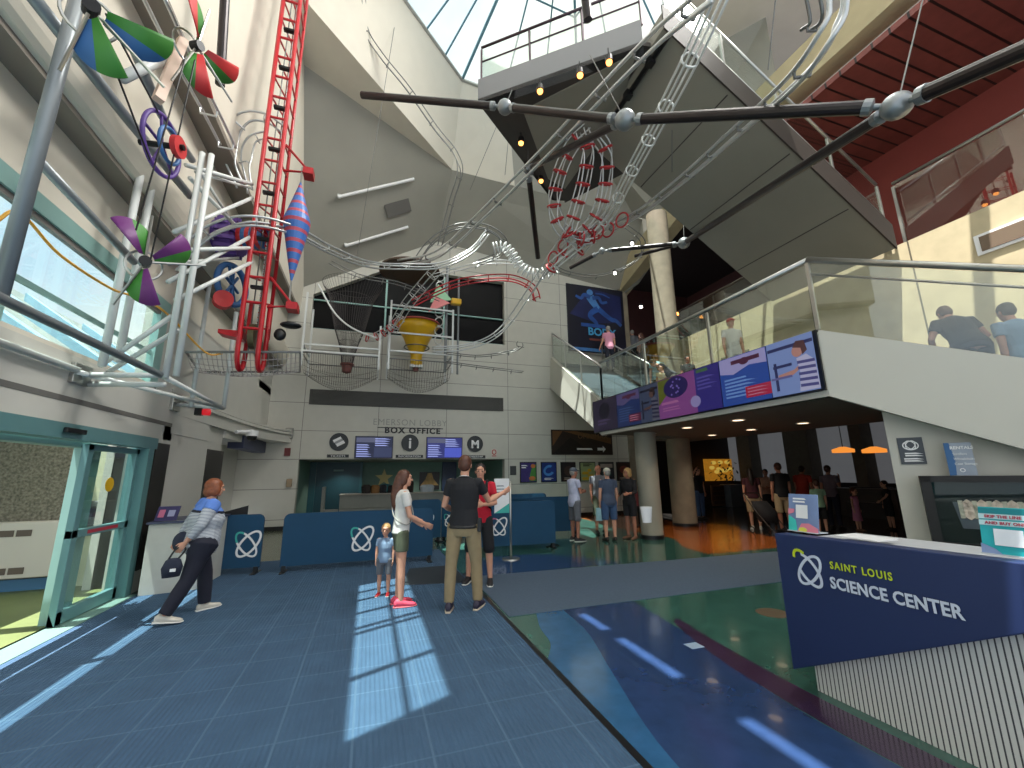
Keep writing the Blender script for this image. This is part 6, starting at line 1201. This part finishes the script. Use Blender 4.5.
# man in black polo, seen from behind
ml = fZ(463, 610); ml.z = .006
t, f = person('tall man seen from behind in a black polo shirt and khaki trousers, one arm raised', ml, 24, 1.84, BLK, KHAKI, ('short', HB), SH_N, det=.009, hem=.89, girth=1.05, shoulder=.95, skin=SKIN, lean=1,
              la=((-.30, .12, -1), (.30, .9, -.30)), ra=((.36, .50, -.75), (.62, .70, .36)), ll=((-.10, -.06, -1), (-.02, -.10, -1)), rl=((.10, .12, -1), (.05, -.02, -1)), coll=BLK, curl=.25)
tag(MB().box(f.U((.20, -.06, .93)), (.05, .06, .16), f.R).build('radio', BLACK, bevel=.01), 'black radio clipped to the belt of the man in the black polo', 'radio')
mb = MB(); mb.loft(f.torso(.019, .895, .925), 18); mb.build('belt', M('leather_black', (20, 18, 18), .4), t, remesh=.008, smooth=True)
MB().torus(f.U((0, -.008, 1.475)), .068, .006, f.UD((0, .3, 1)), 20, 5).build('lanyard', LETTER_W, t)
# man in red
rl_ = fZ(480, 584); rl_.z = .006
t, f = person('young man in a red T-shirt and black shorts with a black backpack, arms crossed', rl_, 204, 1.76, REDC, BLK, ('short', HK), SH_K, det=.009, low='shorts', leg=.56, hem=.86, lean=-1, turn=10, ll=((-.10, .06, -1), (-.04, -.02, -1)), rl=((.16, -.05, -1), (.06, -.06, -1)),
              la=((-.22, .22, -1), (.60, .80, -.02)), ra=((.22, .20, -1), (-.70, .72, .12)))
bpk = thing('backpack', 'black backpack with shoulder straps worn by the man in red', 'backpack', f.U((0, -.2, 1.0)))
mb = MB(); mb.loft([(f.U((0, -.19, .98)), f.UD((.12, 0, 0)), f.UD((0, .06, 0))), (f.U((0, -.21, 1.1)), f.UD((.15, 0, 0)), f.UD((0, .09, 0))), (f.U((0, -.20, 1.32)), f.UD((.14, 0, 0)), f.UD((0, .08, 0))), (f.U((0, -.17, 1.42)), f.UD((.09, 0, 0)), f.UD((0, .04, 0)))], 14); mb.build('pack', BLK, bpk, smooth=True)
for sd in (-1, 1): MB().tube(spline([f.U((.10*sd, -.13, 1.42)), f.U((.105*sd, -.02, 1.475)), f.U((.11*sd, .09, 1.42)), f.U((.125*sd, .135, 1.28)), f.U((.15*sd, .10, 1.12)), f.U((.15*sd, -.10, 1.03))], 4), .020, 8).build('strap', BLK, bpk, smooth=True)
# four people by the posters
t, f = person('man in a pale lavender shirt, grey shorts and dark cap with folded arms', fZ(576, 541), 84, 1.72, LAVC, GRYC, ('cap', HG), SH_K, low='shorts', leg=.52, hem=.80, girth=1.1, skin=SKIN2, coll=M('slate_cap', (84, 92, 104), .8), la=((-.15, .2, -1), (.75, .8, .1)), ra=((.15, .22, -1), (-.7, .8, .12)))
person('bald man in a grey shirt standing behind the woman in denim shorts', (5.95, 10.35, 0), 190, 1.80, GRYC, OLIVEC, ('fringe_bald', HG), SH_D, low='shorts', leg=.56, skin=SKIN2)
t, f = person('woman seen from behind in a slate blue top, denim shorts and pale cap', fZ(611, 541), 8, 1.70, SLATE, DENIM, ('cap', HG), SH_D, low='shorts', leg=.48, hem=.84, girth=1.08, coll=M('cream_cap', (200, 196, 180), .8))
b = f.U(f.arms[-1][2])+V((0, 0, -.24)); tag(MB().prism([b+V((-.10, 0, -.16)), b+V((.10, 0, -.16)), b+V((.08, 0, .14)), b+V((-.08, 0, .14))], (0, .07, 0)).build('tote_bag', TEALC, bevel=.01), 'pale blue tote bag hanging from the hand of the woman in denim shorts', 'bag')
t, f = person('blond woman in a black top and black shorts facing left by the column', fZ(632, 539), 250, 1.70, BLK, BLK, ('bob', HY), SH_T, low='shorts', leg=.42, skin=SKIN2, sleeve=1.6, la=((-.18, .2, -1), (.1, .95, -.1)), ra=((.2, .05, -1), (.0, .7, -.5)))
b = f.U(f.arms[-1][2]+f.arms[-1][3]*.07); tag(MB().loft([(fZ(638, 514, .86)+V((0, -.25, -.12)), (.08, 0, 0), (0, .06, 0)), (fZ(638, 514, .86)+V((0, -.25, .14)), (.11, 0, 0), (0, .08, 0))], 14).build('white_bag', LETTER_W), 'white bag held at the hip of the blond woman by the column', 'bag')
# in the dim lobby under the landing
person('person in a dark T-shirt and jeans, one hand to the head, behind the columns', fZ(702, 519), 175, 1.72, BLK, DENIM, ('short', HK), SH_D, ra=((.5, .3, .1), (-.6, .2, .9)))
person('small child in a reddish top half hidden between the two columns', (7.7, 11.2, 0), 180, 1.2, cloth('dull_rose_cloth', (120, 60, 66)), BLK, ('long', HB), SH_D, skin=SKIND)
person('woman with dark hair in a maroon top and beige shorts seen from behind', fZ(757, 529), 40, 1.66, MARO, BEIGE, ('long', HK), SH_W, low='shorts', leg=.50, girth=1.05)
person('woman in a dusty pink top and black skirt beside the stroller', fZ(772, 523), 240, 1.64, TAN_, BLK, ('short', HK), SH_D, low='skirt', leg=.55, skin=SKIN2, la=((-.14, .2, -1), (.6, .9, 0)), ra=((.14, .2, -1), (-.6, .9, 0)))
person('man in a black T-shirt and beige shorts seen from behind', fZ(787, 532), 20, 1.80, BLK, BEIGE, ('short', HB), SH_D, low='shorts', leg=.52, girth=1.1, skin=SKIN2)
person('man in a brick red polo shirt bending forward', fZ(808, 527), 70, 1.74, ORED, BLK, ('short', HK), SH_D, skin=SKIN2, lean=14, la=((-.1, .4, -1), (0, .7, -.6)), ra=((.1, .4, -1), (0, .7, -.6)))
person('child in a pale mint shirt and black shorts seen from behind', fZ(824, 534), 30, 1.32, MINTC, BLK, ('short', HB), SH_D, hs=1.2, low='shorts', leg=.5)
person('man in a mauve checked shirt and dark trousers holding a hand to his mouth', fZ(837, 529), 80, 1.72, PLAID, NVY, ('short', HB), SH_D, skin=SKIN2, ra=((.1, .35, -1), (-.1, .35, 1)))
person('small girl in a pink sleeveless dress standing by the dark bench', fZ(860, 531), 175, 1.06, PINKC, PINKC, ('short', HB), SH_T, hs=1.4, top='dress', low='skirt', leg=.62, sleeve=.2, hem=.86)
person('child in black reaching out at the edge of the stair wall', fZ(893, 530), 300, 1.26, BLK, BLK, ('short', HK), SH_D, hs=1.2, low='shorts', leg=.5, la=((-.2, .6, -.8), (-.1, .8, -.5)))
a = V((*fZ(770, 534)[:2], 0)); st_ = thing('stroller', 'dark folding stroller with wheels in front of the woman in pink', 'stroller', a)
MB().loft([(a+V((0, 0, .3)), (.22, 0, 0), (0, .2, 0)), (a+V((0, .05, .55)), (.26, 0, 0), (0, .26, 0)), (a+V((0, .2, .8)), (.24, 0, 0), (0, .12, 0))], 12).build('seat', BLK, st_, smooth=True)
for x in (-.25, .25):
    MB().tube([a+V((x, -.35, .08)), a+V((x, .15, .6)), a+V((x, .45, 1.0))], .014, 6).build('frame_tube', STEEL, st_)
    for y in (-.35, .3): MB().torus(a+V((x, y, .085)), .075, .014, (1, 0, 0), 16, 6).build('wheel', BLACK, st_)
MB().tube([a+V((-.25, .45, 1.0)), a+V((.25, .45, 1.0))], .016, 6).build('handle', BLACK, st_)
# people on the stairs and the landing
def flz(y): return 3.45+(y-9.93)*(6.0-3.45)/(14.7-9.93)
def onflight(px, py_head, y, H): p = fY(px, py_head, y); return (p.x, y, p.z-H)
def upst(px, py, H): p = fZ(px, py, 6.0+H); return (p.x, p.y, 6.0)
person('man in a pink shirt climbing the back flight in front of the blue banner', onflight(608, 326, 13.4, 1.78), 10, 1.78, cloth('salmon_pink_cloth', (214, 146, 168)), NVY, ('short', HG), SH_D, hem=.82, la=((-.2, .3, -1), (-.2, .6, -.8)))
person('grey haired person in a grey top on the back flight beside the pilaster', upst(632, 330, 1.7), 15, 1.7, GRYC, BLK, ('short', HG), SH_D, sleeve=1.5)
person('person with brown hair partly hidden behind the grey-topped climber', upst(641, 333, 1.66), 330, 1.66, cloth('brown_cloth', (104, 84, 74)), BLK, ('long', HB), SH_D)
person('woman in a pale teal top and black skirt on the landing behind the glass', (fY(655, 345, 10.1).x, 10.1, 3.42), 20, 1.66, TEALC, BLK, ('short', HB), SH_D, low='skirt', leg=.4)
person('person in white trousers bending over on the landing', (fY(670, 345, 9.75).x, 9.75, 3.42), 300, 1.7, cloth('dark_grey_top', (78, 80, 90)), WHT, ('short', HK), SH_D, lean=50, la=((-.1, .6, -.8), (0, .5, -.8)), ra=((.1, .6, -.8), (0, .5, -.8)))
person('person in dark clothes with a backpack behind the bending one', (fY(686, 350, 9.9).x, 9.9, 3.42), 200, 1.6, BLK, BLK, ('short', HK), SH_D, skin=SKIN2)
person('small child in a cream top by the landing glass above the screens', (fY(660, 368, 9.3).x, 9.3, 3.42), 190, 1.0, cloth('cream_cloth', (206, 196, 170)), BEIGE, ('short', HB), SH_D, hs=1.45)
person('person in a white shirt with a red cap behind the landing glass', (fX(731, 330, 7.8).x, fX(731, 330, 7.8).y, 3.42), 200, 1.66, WHT, WHT, ('cap', HG), SH_D, coll=M('red_cap', (200, 40, 44), .7))
person('person in a black T-shirt leaning on the landing rail above the bulkhead', (7.62, 3.15, 2.30), 40, 1.74, BLK, NVY, ('short', HB), SH_D, skin=SKIN2, lean=32, girth=1.15, la=((-.4, .3, -.8), (.3, .8, -.2)), ra=((.4, .3, -.8), (-.3, .8, -.2)))
person('person in a blue-grey shirt and pale shorts at the landing rail by the right edge', (7.78, 2.72, 1.98), 30, 1.76, BLUEG, cloth('stone_cloth', (168, 172, 170)), ('short', HK), SH_D, low='shorts', leg=.5, skin=SKIN2, lean=10, hem=.80, girth=1.1)
EXPO = .76
FILLW = 430
# ---------------------------------------------------------------- light
w = bpy.data.worlds.new('sky'); scene.world = w; w.use_nodes = True; nt = w.node_tree; bg = nt.nodes['Background']
tc = nt.nodes.new('ShaderNodeTexCoord'); nz = nt.nodes.new('ShaderNodeTexNoise'); nz.inputs['Scale'].default_value = 2.2; nz.inputs['Detail'].default_value = 7
rp = nt.nodes.new('ShaderNodeValToRGB'); rp.color_ramp.elements[0].position = .42; rp.color_ramp.elements[0].color = (*lin((200, 218, 236)), 1); rp.color_ramp.elements[1].position = .62; rp.color_ramp.elements[1].color = (*lin((255, 250, 240)), 1)
nt.links.new(tc.outputs['Generated'], nz.inputs['Vector']); nt.links.new(nz.outputs['Fac'], rp.inputs['Fac']); nt.links.new(rp.outputs['Color'], bg.inputs['Color'])
bg.inputs['Strength'].default_value = 1.0
sun = bpy.data.lights.new('sun', 'SUN'); sun.energy = 9.5; sun.angle = .005; sun.color = (1, .97, .92)
so = bpy.data.objects.new('sun', sun); COL.objects.link(so); so.rotation_euler = V((.25, .14, -1)).to_track_quat('-Z', 'Y').to_euler(); so.location = (-6, -3, 22)
def lamp(kind, loc, e, color=(1, .9, .75), size=.1, name='downlight_lamp'):
    l = bpy.data.lights.new(name, kind); l.energy = e; l.color = color
    if kind == 'AREA': l.size = size
    elif kind == 'POINT': l.shadow_soft_size = size
    elif kind == 'SPOT': l.spot_size = 2.2; l.spot_blend = .6; l.shadow_soft_size = size
    o = bpy.data.objects.new(name, l); o.location = loc; COL.objects.link(o); return o
for p in LAMPS: lamp(*p)
q = lamp('AREA', (6.2, 4.6, 14.7), FILLW, (1, .97, .92), 5, 'left_wall_fill'); q.data.spread = 1.7; q.rotation_euler = (V((-3, 6.5, 6.5))-q.location).to_track_quat('-Z', 'Y').to_euler()  # added soft light beside the skylight, brightens the left wall
scene.view_settings.view_transform = 'Standard'; scene.view_settings.look = 'None'; scene.view_settings.exposure = EXPO; scene.view_settings.gamma = 1; scene.view_settings.use_curve_mapping = False
scene.cycles.use_denoising = True; scene.cycles.max_bounces = 10; scene.cycles.diffuse_bounces = 6; scene.cycles.transparent_max_bounces = 24; scene.cycles.sample_clamp_indirect = 6
